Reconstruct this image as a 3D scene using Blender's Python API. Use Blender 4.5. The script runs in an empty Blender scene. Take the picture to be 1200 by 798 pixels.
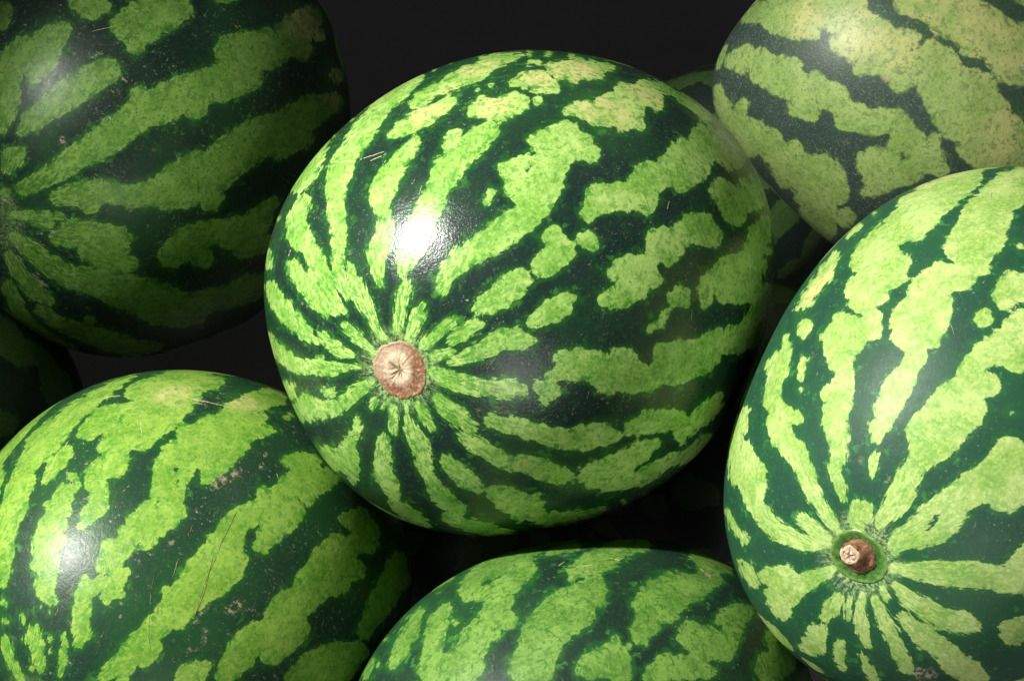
# A close-up of a heap of striped watermelons on a dark stall floor.
import bpy, math, random
import numpy as np
from mathutils import Vector, Matrix

# ---------------------------------------------------------------- camera, light, exposure
scene = bpy.context.scene
col = scene.collection
CAM_H = 0.946                       # camera height above the stall floor, metres
PITCH = 54.0                        # degrees below the horizon
cam_data = bpy.data.cameras.new('camera')
cam_data.lens = 50.0
cam_data.sensor_width = 36.0
cam_data.clip_start = 0.01
cam_data.clip_end = 200.0
cam = bpy.data.objects.new('camera', cam_data)
cam.location = (0, 0, CAM_H)
cam.rotation_euler = (math.radians(90 - PITCH), 0, 0)
col.objects.link(cam)
scene.camera = cam
CAM = Matrix.Translation((0, 0, CAM_H)) @ Matrix.Rotation(math.radians(90 - PITCH), 4, 'X')

world = bpy.data.worlds.new('World')
scene.world = world
world.use_nodes = True
world.node_tree.nodes['Background'].inputs[0].default_value = (0.92, 0.96, 1.0, 1)
world.node_tree.nodes['Background'].inputs[1].default_value = 0.058

def aim(o, target):
    d = Vector(target) - o.location
    o.rotation_euler = d.to_track_quat('-Z', 'Y').to_euler()

def spot(name, loc, target, power, radius, cone, blend, colour):
    l = bpy.data.lights.new(name, 'SPOT')
    l.energy = power; l.shadow_soft_size = radius; l.spot_size = math.radians(cone); l.spot_blend = blend
    l.color = colour
    o = bpy.data.objects.new(name, l); col.objects.link(o)
    o.location = CAM @ Vector(loc); aim(o, CAM @ Vector(target))
    return o

def area(name, loc, target, power, sx, sy, colour):
    l = bpy.data.lights.new(name, 'AREA')
    l.shape = 'RECTANGLE'; l.size = sx; l.size_y = sy; l.energy = power; l.color = colour
    o = bpy.data.objects.new(name, l); col.objects.link(o)
    l.spread = math.radians(48)
    o.location = CAM @ Vector(loc); aim(o, CAM @ Vector(target))
    return o

# lamp positions are offsets from the heap, written in the camera's axes (right, up, towards the viewer)
spot('key_lamp', (-0.97, 0.74, 0.20), (0.09, -0.10, -0.62), 225, 0.030, 43, 0.95, (1.0, 0.975, 0.91))
area('front_lamp', (0.30, -0.95, 0.35), (0.30, -0.08, -0.72), 1.0, 0.9, 0.9, (1.0, 0.98, 0.92))

scene.view_settings.view_transform = 'Standard'
scene.view_settings.look = 'None'
scene.view_settings.exposure = 0.0
scene.view_settings.gamma = 1.0
scene.render.engine = 'CYCLES'
scene.cycles.max_bounces = 6

# ---------------------------------------------------------------- node helper
class NT:
    def __init__(self, name):
        self.m = bpy.data.materials.new(name); self.m.use_nodes = True
        self.t = self.m.node_tree; self.bsdf = self.t.nodes['Principled BSDF']
    def _set(self, sock, v):
        if isinstance(v, bpy.types.NodeSocket): self.t.links.new(v, sock)
        elif isinstance(v, (tuple, list)) and len(v) == 3 and sock.type == 'RGBA': sock.default_value = (*v, 1)
        else: sock.default_value = v
    def math(self, op, a, b=0.0, c=None, clamp=False):
        n = self.t.nodes.new('ShaderNodeMath'); n.operation = op; n.use_clamp = clamp
        self._set(n.inputs[0], a); self._set(n.inputs[1], b)
        if c is not None: self._set(n.inputs[2], c)
        return n.outputs[0]
    def vmath(self, op, a, b=None):
        n = self.t.nodes.new('ShaderNodeVectorMath'); n.operation = op
        self._set(n.inputs[0], a)
        if b is not None: self._set(n.inputs[3 if op == 'SCALE' else 1], b)
        return n.outputs[0]
    def noise(self, vec, scale, detail=2.0, rough=0.5, dist=0.0):
        n = self.t.nodes.new('ShaderNodeTexNoise')
        self._set(n.inputs['Vector'], vec); n.inputs['Scale'].default_value = scale
        n.inputs['Detail'].default_value = detail; n.inputs['Roughness'].default_value = rough
        n.inputs['Distortion'].default_value = dist
        return n.outputs['Fac']
    def voronoi(self, vec, scale, feature='F1', rnd=1.0):
        n = self.t.nodes.new('ShaderNodeTexVoronoi'); n.feature = feature
        self._set(n.inputs['Vector'], vec); n.inputs['Scale'].default_value = scale
        n.inputs['Randomness'].default_value = rnd
        return n.outputs['Distance']
    def step(self, v, lo, hi, a=0.0, b=1.0):
        n = self.t.nodes.new('ShaderNodeMapRange'); n.interpolation_type = 'SMOOTHSTEP'
        self._set(n.inputs[0], v); n.inputs[1].default_value = lo; n.inputs[2].default_value = hi
        n.inputs[3].default_value = a; n.inputs[4].default_value = b
        return n.outputs[0]
    def mix(self, f, a, b):
        n = self.t.nodes.new('ShaderNodeMix'); n.data_type = 'RGBA'
        self._set(n.inputs[0], f); self._set(n.inputs[6], a); self._set(n.inputs[7], b)
        return n.outputs[2]
    def attr(self, name):
        n = self.t.nodes.new('ShaderNodeAttribute'); n.attribute_name = name
        return n.outputs['Fac']
    def coords(self):
        return self.t.nodes.new('ShaderNodeTexCoord').outputs['Object']
    def bump(self, h, strength, dist, prev=None):
        n = self.t.nodes.new('ShaderNodeBump'); n.inputs['Strength'].default_value = strength
        n.inputs['Distance'].default_value = dist; self._set(n.inputs['Height'], h)
        if prev is not None: self.t.links.new(prev, n.inputs['Normal'])
        return n.outputs[0]
    def out(self, **kw):
        for k, v in kw.items(): self._set(self.bsdf.inputs[k.replace('_', ' ')], v)
        return self.m

# ---------------------------------------------------------------- materials
def rind_material(name, light=(0.22, 0.45, 0.055), deep=(0.105, 0.29, 0.022), fringe=(0.014, 0.095, 0.014),
                  dark=(0.004, 0.019, 0.012), rough=0.30, dust=0.5, seed=0.0, wear=0.5, bias=0.35, veins=0.25, grain=0.08, collar=0.6, midgreen=0.5, ripe=1.0, soft=0.45, spec=0.5, micro=0.42, flecks=1.0, fdark=1.0, streaky=0.35):
    N = NT(name)
    p = N.vmath('ADD', N.coords(), (seed, seed * 0.7, -seed))
    raw = N.coords()
    d, pole, yel, scar = N.attr('patch'), N.attr('pole'), N.attr('yellow'), N.attr('scar')
    # coordinates that run along the meridians: streaks converge on the stem
    sep = N.t.nodes.new('ShaderNodeSeparateXYZ'); N._set(sep.inputs[0], raw)
    flat = N.t.nodes.new('ShaderNodeCombineXYZ'); N._set(flat.inputs[0], sep.outputs[0]); N._set(flat.inputs[1], sep.outputs[1])
    unit = N.vmath('NORMALIZE', flat.outputs[0])
    us = N.t.nodes.new('ShaderNodeSeparateXYZ'); N._set(us.inputs[0], unit)
    sv = N.t.nodes.new('ShaderNodeCombineXYZ')
    N._set(sv.inputs[0], us.outputs[0]); N._set(sv.inputs[1], us.outputs[1])
    N._set(sv.inputs[2], N.math('MULTIPLY_ADD', pole, 0.016, seed))
    streak = N.noise(sv.outputs[0], 30.0, 3.0, 0.6)
    streak2 = N.noise(sv.outputs[0], 11.0, 2.0, 0.5)
    near = N.step(pole, 12.0, 46.0, 1.0, 0.0)                # 1 close to the stem
    # ragged patch edge
    edgew = N.t.nodes.new('ShaderNodeTexNoise'); N._set(edgew.inputs['Vector'], p); edgew.inputs['Scale'].default_value = 260.0
    n1 = N.math('SUBTRACT', N.noise(p, 120.0, 2.0, 0.5), 0.5)
    n2 = N.math('SUBTRACT', N.noise(p, 330.0, 3.0, 0.6), 0.5)
    n3 = N.math('SUBTRACT', N.noise(p, 1100.0, 3.0, 0.7), 0.5)
    lobe = N.math('SUBTRACT', N.voronoi(N.vmath('ADD', p, N.vmath('SCALE', edgew.outputs['Color'], 0.004)), 190.0), 0.42)
    iso = N.math('ADD', N.math('ADD', N.math('MULTIPLY', n1, 2.6), N.math('MULTIPLY', lobe, 2.8)),
                 N.math('ADD', N.math('MULTIPLY', n2, 3.2), N.math('MULTIPLY', n3, 1.7)))
    stk = N.math('ADD', N.math('MULTIPLY', N.math('SUBTRACT', streak, 0.5), 9.0), N.math('MULTIPLY', n3, 1.5))
    amp = N.step(pole, 4.0, 22.0, 0.45, 1.0)
    wob = N.math('MULTIPLY', amp, N.math('ADD', N.math('MULTIPLY', iso, N.math('SUBTRACT', 1.0, N.math('MULTIPLY', near, 0.6))),
                                         N.math('MULTIPLY', stk, N.math('MULTIPLY_ADD', near, 0.7, 0.15))))
    e = N.math('SUBTRACT', N.math('ADD', d, wob), N.math('MULTIPLY', amp, bias))
    lit = N.step(e, -soft, soft, 1.0, 0.0)
    halo = N.step(N.math('SUBTRACT', N.math('ADD', d, N.math('MULTIPLY', wob, 1.5)), bias), 0.0, 4.2, 1.0, 0.0)
    # light skin: soft mottling, fine dark veins and pin-prick flecks
    mott = N.noise(p, 55.0, 3.0, 0.6)
    fine = N.noise(p, 620.0, 3.0, 0.7)
    lc = N.mix(N.step(mott, 0.36, 0.62), deep, light)
    lc = N.mix(N.math('MULTIPLY', N.step(fine, 0.38, 0.68), 0.36), lc, tuple(min(1, c * 1.55 + 0.02) for c in light))
    warm = N.math('MULTIPLY', yel, N.step(N.noise(p, 90.0, 3.0, 0.6), 0.25, 0.6))
    lc = N.mix(N.math('MULTIPLY', warm, 0.85 * ripe), lc, (0.60, 0.57, 0.22))
    rust = N.math('MULTIPLY', yel, N.step(N.noise(p, 160.0, 4.0, 0.7), 0.60, 0.72))
    lc = N.mix(N.math('MULTIPLY', rust, 0.30 * ripe), lc, (0.55, 0.27, 0.06))
    warp = N.t.nodes.new('ShaderNodeTexNoise'); N._set(warp.inputs['Vector'], p)
    warp.inputs['Scale'].default_value = 140.0; warp.inputs['Detail'].default_value = 4.0
    wp = N.vmath('ADD', p, N.vmath('SCALE', warp.outputs['Color'], 0.011))
    crack = N.voronoi(wp, 105.0, 'DISTANCE_TO_EDGE')
    vein = N.math('MULTIPLY', N.step(crack, 0.01, 0.10, 1.0, 0.0), N.step(N.noise(p, 180.0, 3.0, 0.7), 0.42, 0.62))
    fleck = N.step(N.noise(p, 340.0, 2.0, 0.6), 0.575, 0.61)
    edge = N.step(d, -7.0, 0.0, 0.30, 1.0)
    fl2 = N.math('MULTIPLY', N.step(N.noise(p, 210.0, 4.0, 0.7), 0.555, 0.585), edge)
    slit = N.math('MULTIPLY', near, N.step(streak, 0.50, 0.58))
    streak3 = N.noise(sv.outputs[0], 17.0, 5.0, 0.7)
    tear = N.math('MULTIPLY', N.math('MULTIPLY', N.step(streak3, 0.54, 0.575), N.step(d, -9.0, -1.0, 0.35, 1.0)), streaky)
    slit = N.math('MAXIMUM', slit, tear)
    specks = N.math('MAXIMUM', N.math('MAXIMUM', N.math('MULTIPLY', vein, veins), N.math('MULTIPLY', fleck, 0.55)),
                    N.math('MAXIMUM', N.math('MULTIPLY', fl2, 0.95), N.math('MULTIPLY', slit, 0.85)))
    lc = N.mix(N.math('MULTIPLY', specks, flecks), lc, (fringe[0] * 3.4 * fdark, fringe[1] * 2.3 * fdark, fringe[2] * 1.6 * fdark))
    # dark skin with greener clouds
    cloud = N.noise(p, 70.0, 4.0, 0.65)
    dc = N.mix(N.math('MULTIPLY', N.step(cloud, 0.50, 0.78), 0.7), dark, (fringe[0] * 0.6, fringe[1] * 0.55, fringe[2] * 0.9))
    dc = N.mix(N.math('MULTIPLY', N.step(fine, 0.5, 0.8), 0.35), dc, tuple(f * 0.8 for f in fringe))
    dc = N.mix(N.math('MULTIPLY', N.step(N.noise(p, 850.0, 2.0, 0.7), 0.52, 0.66), grain), dc, tuple(min(1.0, f * 2.6 + 0.02) for f in fringe))
    dc = N.mix(N.math('MULTIPLY', N.step(N.noise(p, 16.0, 2.0, 0.5), 0.40, 0.66), midgreen), dc, (fringe[0] * 0.9, fringe[1] * 0.75, fringe[2] * 1.2))
    dc = N.mix(N.math('MULTIPLY', yel, 0.7), dc, (0.022, 0.115, 0.016))
    dc = N.mix(N.math('MULTIPLY', halo, 0.75), dc, fringe)
    isle = N.math('MULTIPLY', N.step(N.noise(p, 170.0, 3.0, 0.6), 0.60, 0.66), N.step(d, 1.0, 7.0, 0.8, 0.12))
    dc = N.mix(isle, dc, (fringe[0] * 2.6, fringe[1] * 1.8, fringe[2] * 1.6))
    c = N.mix(lit, dc, lc)
    # pale mealy collar right at the stem
    ray = N.math('MULTIPLY', N.step(N.math('MULTIPLY_ADD', streak2, 4.0, pole), 8.0, 12.5, 1.0, 0.0),
                 N.math('MULTIPLY', N.step(streak, 0.34, 0.58), N.step(N.noise(p, 620.0, 3.0, 0.7), 0.36, 0.60)))
    c = N.mix(N.math('MULTIPLY', ray, collar), c, tuple(min(1, f * 1.1 + 0.10) for f in light))
    # tan scars, dry specks, dust
    grit = N.noise(N.vmath('MULTIPLY', p, (1.0, 0.6, 0.8)), 520.0, 4.0, 0.75)
    sc = N.math('MULTIPLY', N.step(grit, 0.46, 0.56), N.step(N.math('MULTIPLY_ADD', n2, 9.0, scar), -3.4, 0.2, 1.0, 0.0))
    c = N.mix(N.math('MULTIPLY', sc, 0.85), c, N.mix(N.noise(p, 500.0), (0.24, 0.17, 0.11), (0.55, 0.46, 0.32)))
    zone = N.step(N.noise(p, 24.0, 3.0, 0.6), 0.40, 0.62)
    dots = N.math('MULTIPLY', N.step(N.noise(p, 700.0, 2.0, 0.6), 0.68 - 0.04 * wear, 0.73), zone)
    scuff = N.math('MULTIPLY', N.step(N.noise(N.vmath('MULTIPLY', p, (1.0, 0.35, 0.8)), 430.0, 4.0, 0.8), 0.655 - 0.05 * wear, 0.70), zone)
    dry = N.math('MAXIMUM', N.math('MULTIPLY', dots, 0.4), N.math('MULTIPLY', scuff, 0.6 * wear))
    c = N.mix(dry, c, N.mix(N.noise(p, 300.0), (0.36, 0.33, 0.24), (0.60, 0.56, 0.42)))
    haze = N.math('MULTIPLY', N.noise(p, 900.0, 2.0, 0.7), N.noise(p, 28.0, 2.0))
    c = N.mix(N.math('MULTIPLY', haze, 0.10 * dust), c, (0.42, 0.47, 0.45))
    h = N.math('ADD', N.math('MULTIPLY', N.noise(p, 800.0, 3.0, 0.6), 0.6), N.math('MULTIPLY', fine, 0.4))
    b = N.bump(N.noise(p, 45.0, 3.0, 0.5), 0.35, 0.0012)
    b = N.bump(h, micro, 0.00026, b)
    b = N.bump(N.math('MAXIMUM', sc, dry), 0.5, 0.0002, b)
    r = N.math('ADD', N.math('MULTIPLY_ADD', N.noise(p, 260.0, 3.0, 0.7), 0.22, rough - 0.11),
               N.math('MULTIPLY', N.math('MAXIMUM', sc, dry), 0.3))
    return N.out(Base_Color=c, Roughness=r, Normal=b, Specular_IOR_Level=spec)

def cork_material():
    N = NT('corky_stem_scar')
    p = N.coords(); r = N.attr('rad'); a = N.attr('ray')
    g = N.step(N.math('ADD', r, N.math('MULTIPLY', N.math('SUBTRACT', N.noise(p, 190.0, 4.0, 0.7), 0.5), 0.9)), 0.30, 0.80)
    sx = N.t.nodes.new('ShaderNodeSeparateXYZ'); N._set(sx.inputs[0], p)
    side = N.math('MULTIPLY_ADD', sx.outputs[0], -55.0, N.math('MULTIPLY', sx.outputs[1], -20.0))   # rust on one flank; overexposed light on the other put into the colour
    g = N.math('ADD', g, N.math('MULTIPLY', side, N.step(r, 0.1, 0.7)), clamp=True)
    c = N.mix(g, (0.64, 0.51, 0.35), (0.22, 0.095, 0.042))
    c = N.mix(N.step(N.noise(p, 620.0, 4.0, 0.75), 0.47, 0.60, 0.0, 0.6), c, (0.58, 0.40, 0.25))
    c = N.mix(N.step(a, 0.10, 0.7, 0.8, 0.0), c, (0.17, 0.075, 0.03))
    c = N.mix(N.step(N.math('MULTIPLY_ADD', N.noise(p, 260.0, 2.0), 0.10, r), 0.98, 1.04), c, (0.22, 0.30, 0.05))
    return N.out(Base_Color=c, Roughness=0.85, Normal=N.bump(N.noise(p, 520.0, 5.0, 0.75), 0.9, 0.0012))

def stump_material():
    N = NT('dry_stem')
    p = N.coords()
    c = N.mix(N.step(N.noise(p, 420.0, 4.0, 0.7), 0.35, 0.68), (0.12, 0.05, 0.022), (0.34, 0.17, 0.085))
    return N.out(Base_Color=c, Roughness=0.8, Normal=N.bump(N.noise(p, 900.0, 4.0, 0.7), 0.7, 0.0008))

def cut_material():
    N = NT('stem_cut_face')
    p = N.coords(); r = N.attr('rad'); a = N.attr('ray')
    c = N.mix(N.step(N.noise(p, 600.0, 3.0, 0.7), 0.35, 0.7), (0.42, 0.28, 0.16), (0.72, 0.58, 0.42))
    c = N.mix(N.step(a, 0.2, 0.7, 0.8, 0.0), c, (0.10, 0.05, 0.025))
    return N.out(Base_Color=c, Roughness=0.85, Normal=N.bump(N.noise(p, 1100.0, 3.0, 0.7), 0.5, 0.0005))

def dish_material():
    N = NT('green_stem_ring')
    p = N.coords(); r = N.attr('rad')
    c = N.mix(N.step(N.noise(p, 450.0, 3.0, 0.7), 0.35, 0.68), (0.022, 0.085, 0.014), (0.085, 0.20, 0.045))
    c = N.mix(N.step(N.math('MULTIPLY_ADD', N.noise(p, 300.0, 3.0, 0.7), 0.35, r), 0.95, 1.15, 0.0, 0.8), c, (0.16, 0.29, 0.06))
    return N.out(Base_Color=c, Roughness=0.3, Normal=N.bump(N.noise(p, 700.0, 3.0, 0.6), 0.35, 0.0006))

def scratch_material():
    N = NT('dry_scratch')
    p = N.coords()
    c = N.mix(N.noise(p, 500.0, 3.0, 0.7), (0.34, 0.30, 0.12), (0.66, 0.56, 0.34))
    return N.out(Base_Color=c, Roughness=0.8)

def floor_material():
    N = NT('dark_stall_cloth')
    p = N.coords()
    c = N.mix(N.noise(p, 9.0, 4.0, 0.6), (0.14, 0.130, 0.128), (0.21, 0.196, 0.194))
    weave = N.noise(p, 420.0, 3.0, 0.6)
    return N.out(Base_Color=c, Roughness=0.95, Specular_IOR_Level=0.12, Normal=N.bump(weave, 0.5, 0.001))

# ---------------------------------------------------------------- the melons
# Each melon in its own frame: z runs to the stem. centre / rot place it; lumps = (lon, lat, swell) make the body
# uneven; patch = chains of pale blotches (lon deg, lat deg, radius mm) in the rind; scar, scratch and yellow = wear.
MELONS = {
'center': {
 'center': [0.0057,0.0268,-0.766],
 'rot': [[-0.43818,-0.81026,-0.38919],[0.89455,-0.35057,-0.27727],[0.08822,-0.46965,0.87843]],
 'semi': [0.1262,0.1353,0.1464],
 'eye': [0.0461,-0.3457,0.6825],
 'lumps': [(-24.9,-5.1,-0.0038),(-5.1,5.0,0.0072),(8.0,12.3,-0.0077),(21.1,19.4,-0.0111),(33.1,25.4,0.0107),(44.4,30.2,0.0246),(57.2,34.1,0.011),(71.7,37.3,-0.0187),(86.7,39.1,-0.0285),(104.3,39.6,-0.0066),(119.6,38.3,0.0162),(136.3,35.0,0.0209),(151.4,30.1,0.0046),(161.1,26.2,-0.0092),(172.0,20.9,-0.0152),(-175.5,14.3,0.0006),(-162.3,7.2,0.018),(-150.1,0.5,0.0039),(-136.1,-6.4,-0.0211),(-121.4,-11.9,-0.0133),(-109.5,-15.0,0.005),(-96.0,-17.2,0.013),(-85.7,-17.9,0.0086),(-75.2,-17.9,0.0022),(-61.6,-16.5,-0.0019),(-48.2,-13.6,-0.0047),(-36.6,-9.9,-0.0076)],
 'patch': [
  [(18.3,18.2,1.8),(19.3,24.8,5.2),(21.4,30.0,5.9),(24.0,32.8,3.7)],  [(7.2,12.1,0.9),(11.8,14.6,1.3),(16.6,17.3,1.5)],
  [(-4.4,7.8,3.3),(-4.8,16.8,5.0),(-2.6,21.2,5.5),(-1.4,26.4,5.5),(0.1,32.0,6.6),(2.8,35.7,5.9),(5.0,39.9,7.0),(6.5,44.2,6.5),(7.5,49.4,5.0),(7.4,54.8,5.0),(8.3,59.6,4.1),(12.4,63.4,3.3),(14.6,67.9,3.7)],
  [(6.1,65.9,2.6),(7.1,70.5,5.2),(4.4,74.8,4.1)],
  [(20.5,41.4,4.6),(24.4,44.0,5.5),(25.4,49.0,6.5),(22.3,55.4,5.2),(22.6,60.3,5.2),(23.8,64.7,4.6),(25.2,69.1,3.7)],
  [(32.4,52.9,3.3),(33.5,56.8,4.6),(31.4,61.9,4.1)],  [(35.4,31.0,1.5)],  [(44.1,33.6,2.6),(44.9,39.5,1.8)],
  [(47.9,45.2,3.3),(49.5,51.1,5.2),(50.7,57.9,5.2),(52.2,64.0,4.1),(53.9,68.4,2.2)],
  [(32.7,57.3,4.6),(31.9,63.7,6.5),(31.5,68.5,5.5),(24.4,72.2,2.6)],  [(15.5,66.6,4.6),(12.2,70.9,4.1)],
  [(6.4,72.0,5.2),(3.5,76.3,3.3),(5.8,79.9,2.2),(0.3,82.6,1.8)],
  [(67.1,36.5,2.2),(68.6,45.7,4.1),(70.0,55.7,4.1),(71.4,61.6,4.1),(69.8,67.4,4.1),(69.3,73.2,4.1),(65.8,78.2,1.8),(64.1,80.9,1.1)],
  [(64.8,69.6,2.8)],  [(48.1,69.7,2.6),(50.4,72.6,3.7),(52.6,76.3,3.7),(52.4,78.6,1.8)],
  [(30.7,75.0,2.2),(30.9,78.3,3.3),(32.0,81.4,2.2),(33.9,83.5,1.5)],  [(82.2,43.4,2.6),(84.1,48.1,3.7),(80.9,54.2,1.5)],
  [(90.8,43.1,3.3),(91.4,56.8,6.5),(93.7,65.7,5.2),(97.1,71.4,4.1),(93.4,76.8,4.1),(91.5,80.3,3.7),(89.6,83.0,1.5)],
  [(86.9,57.7,3.7),(89.3,63.3,3.0)],  [(85.8,70.4,3.3),(84.4,68.8,2.2)],
  [(108.2,52.5,2.6),(113.8,53.4,5.9),(117.1,60.2,6.5),(121.3,56.4,5.2),(123.4,51.4,2.2)],
  [(116.1,62.1,3.3),(115.7,65.9,3.3),(117.2,70.9,2.6),(111.4,73.5,1.8)],
  [(136.7,73.0,3.3),(137.5,68.6,4.6),(136.9,62.8,5.2),(140.2,58.7,4.6),(140.7,54.7,3.3),(138.7,50.9,2.2),(142.0,48.6,4.1),(145.3,45.1,4.1),(146.7,40.6,2.2)],
  [(141.5,81.1,2.6),(144.1,77.8,2.6),(144.2,75.7,1.5)],  [(128.3,80.5,1.1),(132.3,82.6,1.1)],  [(114.4,80.6,2.2),(115.7,79.1,1.5)],
  [(159.7,79.5,1.8),(161.5,76.6,4.1),(164.5,73.1,5.2),(161.8,68.6,4.6),(161.1,64.6,3.3),(161.1,59.5,4.6),(162.4,55.7,5.2),(163.4,51.9,4.4)],
  [(162.9,83.0,1.5),(161.0,81.1,1.1)],  [(-179.1,82.0,1.8),(-178.9,79.4,3.3),(-179.7,76.0,1.8)],
  [(-150.3,80.4,2.6),(-155.0,77.8,4.6),(-155.6,74.8,5.5),(-156.3,71.8,4.1)],  [(174.9,68.0,3.3),(176.0,64.1,5.5),(176.9,60.4,5.2),(177.9,57.5,2.2)],
  [(-166.1,71.4,2.6),(-165.0,68.1,4.6),(-164.3,63.9,4.6),(-163.6,59.8,4.6)],
  [(-163.5,59.8,4.1),(-160.7,57.7,4.6),(-159.8,53.9,6.5),(-160.0,49.4,5.5),(-159.1,46.3,3.3)],  [(-146.6,68.8,4.1),(-145.9,65.3,5.2)],
  [(-145.4,65.9,4.1),(-145.3,61.2,5.2),(-145.2,56.9,5.2),(-145.7,53.0,5.2),(-143.2,50.0,7.0),(-141.2,46.0,6.6),(-141.5,43.1,2.8)],
  [(-115.3,82.8,3.0),(-123.4,79.7,5.2),(-126.3,76.3,5.2),(-127.2,72.9,4.1),(-126.1,70.4,4.6),(-125.4,67.5,5.9),(-125.9,65.2,3.3)],
  [(-91.7,82.0,2.6),(-93.4,79.6,2.6),(-94.9,77.9,1.5)],  [(-104.4,78.8,2.2),(-103.1,75.4,4.1),(-100.2,71.8,5.2),(-97.8,68.9,5.5),(-99.8,65.8,6.1)],
  [(-100.2,67.0,5.2),(-101.5,64.8,5.2),(-102.8,63.0,2.2)],  [(-84.9,76.9,3.3),(-83.9,74.1,4.4),(-84.1,71.5,3.3)],
  [(-70.2,82.1,3.0),(-71.4,79.4,3.3),(-71.9,76.3,3.0),(-72.4,74.2,1.5)],  [(-44.3,82.7,2.6),(-46.0,80.4,3.3),(-45.6,77.5,3.7),(-45.5,75.7,1.8)],
  [(-22.9,81.8,2.2),(-26.8,79.0,3.0),(-27.5,75.6,3.7),(-29.9,72.9,3.3),(-29.8,71.6,1.8)],
  [(-76.2,69.4,3.7),(-77.7,66.6,6.5),(-77.9,62.8,7.4),(-77.6,60.3,6.5)],
  [(-18.8,40.3,2.6),(-17.1,43.7,4.6),(-14.6,47.6,5.5),(-11.9,50.9,7.0),(-10.8,54.6,5.9),(-12.6,57.1,4.1)],
  [(-14.5,60.3,4.8),(-13.3,63.7,6.1),(-9.5,66.2,5.2),(-10.1,69.8,3.3),(-10.1,72.3,1.5)],
  [(-37.7,37.7,5.5),(-36.1,40.4,6.5),(-34.2,43.8,7.7),(-32.4,47.7,7.7),(-31.8,51.3,7.0),(-31.5,54.7,7.0),(-30.8,57.7,7.0),(-29.7,60.6,7.7),(-28.4,63.8,7.4),(-26.8,67.3,5.5),(-26.2,70.3,3.0)],
  [(-29.6,40.2,5.2),(-31.1,43.7,5.5)],
  [(-53.1,71.1,3.3),(-51.1,68.1,5.2),(-52.6,64.8,6.5),(-56.3,61.5,7.0),(-59.1,58.1,7.7),(-60.5,55.1,8.3),(-61.6,52.0,8.3)],
  [(-61.7,51.6,7.3),(-61.5,47.9,9.0),(-59.7,43.6,9.5),(-57.3,40.4,9.5),(-56.2,36.2,10.4),(-52.6,35.3,8.3),(-54.5,32.1,8.0),(-58.6,32.5,9.0),(-62.2,32.3,5.2)],
  [(-50.0,44.6,6.9),(-54.2,47.4,6.3),(-59.7,48.2,7.5),(-57.8,43.4,6.9)],  [(-50.9,42.0,4.6)],  [(-50.7,36.6,4.8),(-52.8,36.8,5.2),(-55.6,38.5,4.6)],
  [(-48.7,50.4,2.1),(-49.3,52.5,2.5)],  [(-73.2,50.6,6.1),(-77.7,51.3,8.3),(-78.3,54.8,6.9),(-78.0,56.1,5.2)],  [(-78.3,49.7,4.3)],
  [(-80.3,45.7,5.5)],  [(-78.3,46.3,2.4)],
  [(-74.1,42.4,4.2),(-72.6,38.9,7.8),(-74.9,35.4,8.0),(-77.5,32.3,7.8),(-76.1,27.5,10.0),(-76.8,23.6,8.3),(-76.6,19.1,6.9),(-75.3,14.5,7.8),(-78.0,12.5,10.0),(-75.2,5.5,7.8),(-78.5,3.7,6.6),(-81.9,2.5,4.3),(-83.8,3.3,2.1)],
  [(-79.8,30.4,6.9),(-81.3,31.2,4.5)],  [(-78.2,19.5,6.9),(-80.5,20.5,5.9),(-80.4,15.1,6.9)],
  [(-91.6,44.7,4.3),(-92.4,42.1,8.0),(-93.6,38.8,7.3),(-98.0,37.2,4.8)],  [(-96.7,41.2,8.3),(-98.2,44.4,6.1)],
  [(-93.7,37.0,4.3),(-90.0,32.7,8.0),(-93.9,31.9,5.9),(-91.2,29.0,6.9),(-91.1,24.3,8.3),(-94.2,20.8,7.3),(-90.3,20.8,4.5)],
  [(-87.0,11.1,6.6),(-90.9,8.8,8.6),(-91.7,0.4,6.6),(-93.8,-1.9,3.5)],  [(-92.1,9.8,6.9),(-93.7,9.5,5.7)],  [(-88.5,0.8,3.1)],
  [(-98.8,-5.3,3.1),(-100.4,1.7,6.6),(-102.1,6.4,5.2),(-105.4,7.6,7.8),(-103.7,13.1,7.3),(-103.9,19.2,8.3),(-104.6,23.5,6.6)],
  [(-108.4,9.8,6.9),(-110.0,11.5,7.8),(-107.7,18.9,7.8)],  [(-105.1,-2.1,2.6)],  [(-108.0,25.6,4.1),(-105.3,26.1,3.7)],
  [(-114.0,1.1,5.5),(-117.1,1.6,7.0),(-119.4,4.4,7.7),(-121.0,9.8,8.3),(-120.3,17.5,7.9),(-118.0,22.6,6.1),(-121.0,26.4,8.3),(-119.7,31.3,8.3),(-118.3,36.6,7.7),(-122.6,37.8,6.1)],
  [(-121.9,26.3,7.7),(-123.4,32.7,7.4),(-123.1,37.7,6.6),(-124.6,39.9,6.1),(-122.2,44.3,10.1),(-117.1,46.4,7.4),(-122.5,48.9,8.3),(-117.5,51.2,8.5),(-116.1,54.6,8.9),(-113.9,57.9,5.2)],
  [(-117.9,57.9,5.9),(-120.3,60.4,3.3)],  [(-124.0,62.5,3.3),(-125.4,60.1,6.1),(-129.7,60.7,3.0)],
  [(-95.3,61.7,4.4),(-94.5,58.5,6.5),(-93.6,55.6,5.9),(-93.2,53.7,2.8)],  [(-104.8,34.2,4.1),(-104.7,32.1,5.5),(-106.8,31.1,2.8)],
  [(-109.6,40.4,1.8),(-109.1,38.0,2.6),(-106.8,35.7,2.6)],  [(-97.8,48.1,4.1),(-98.8,44.7,6.1),(-98.8,41.0,5.5)],
  [(-139.1,40.7,3.7),(-137.1,36.8,6.5),(-137.1,32.4,6.5),(-137.8,28.2,5.2),(-141.3,23.1,4.1),(-138.3,21.3,5.2),(-136.1,17.6,4.6),(-134.1,16.7,2.6)],
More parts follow.
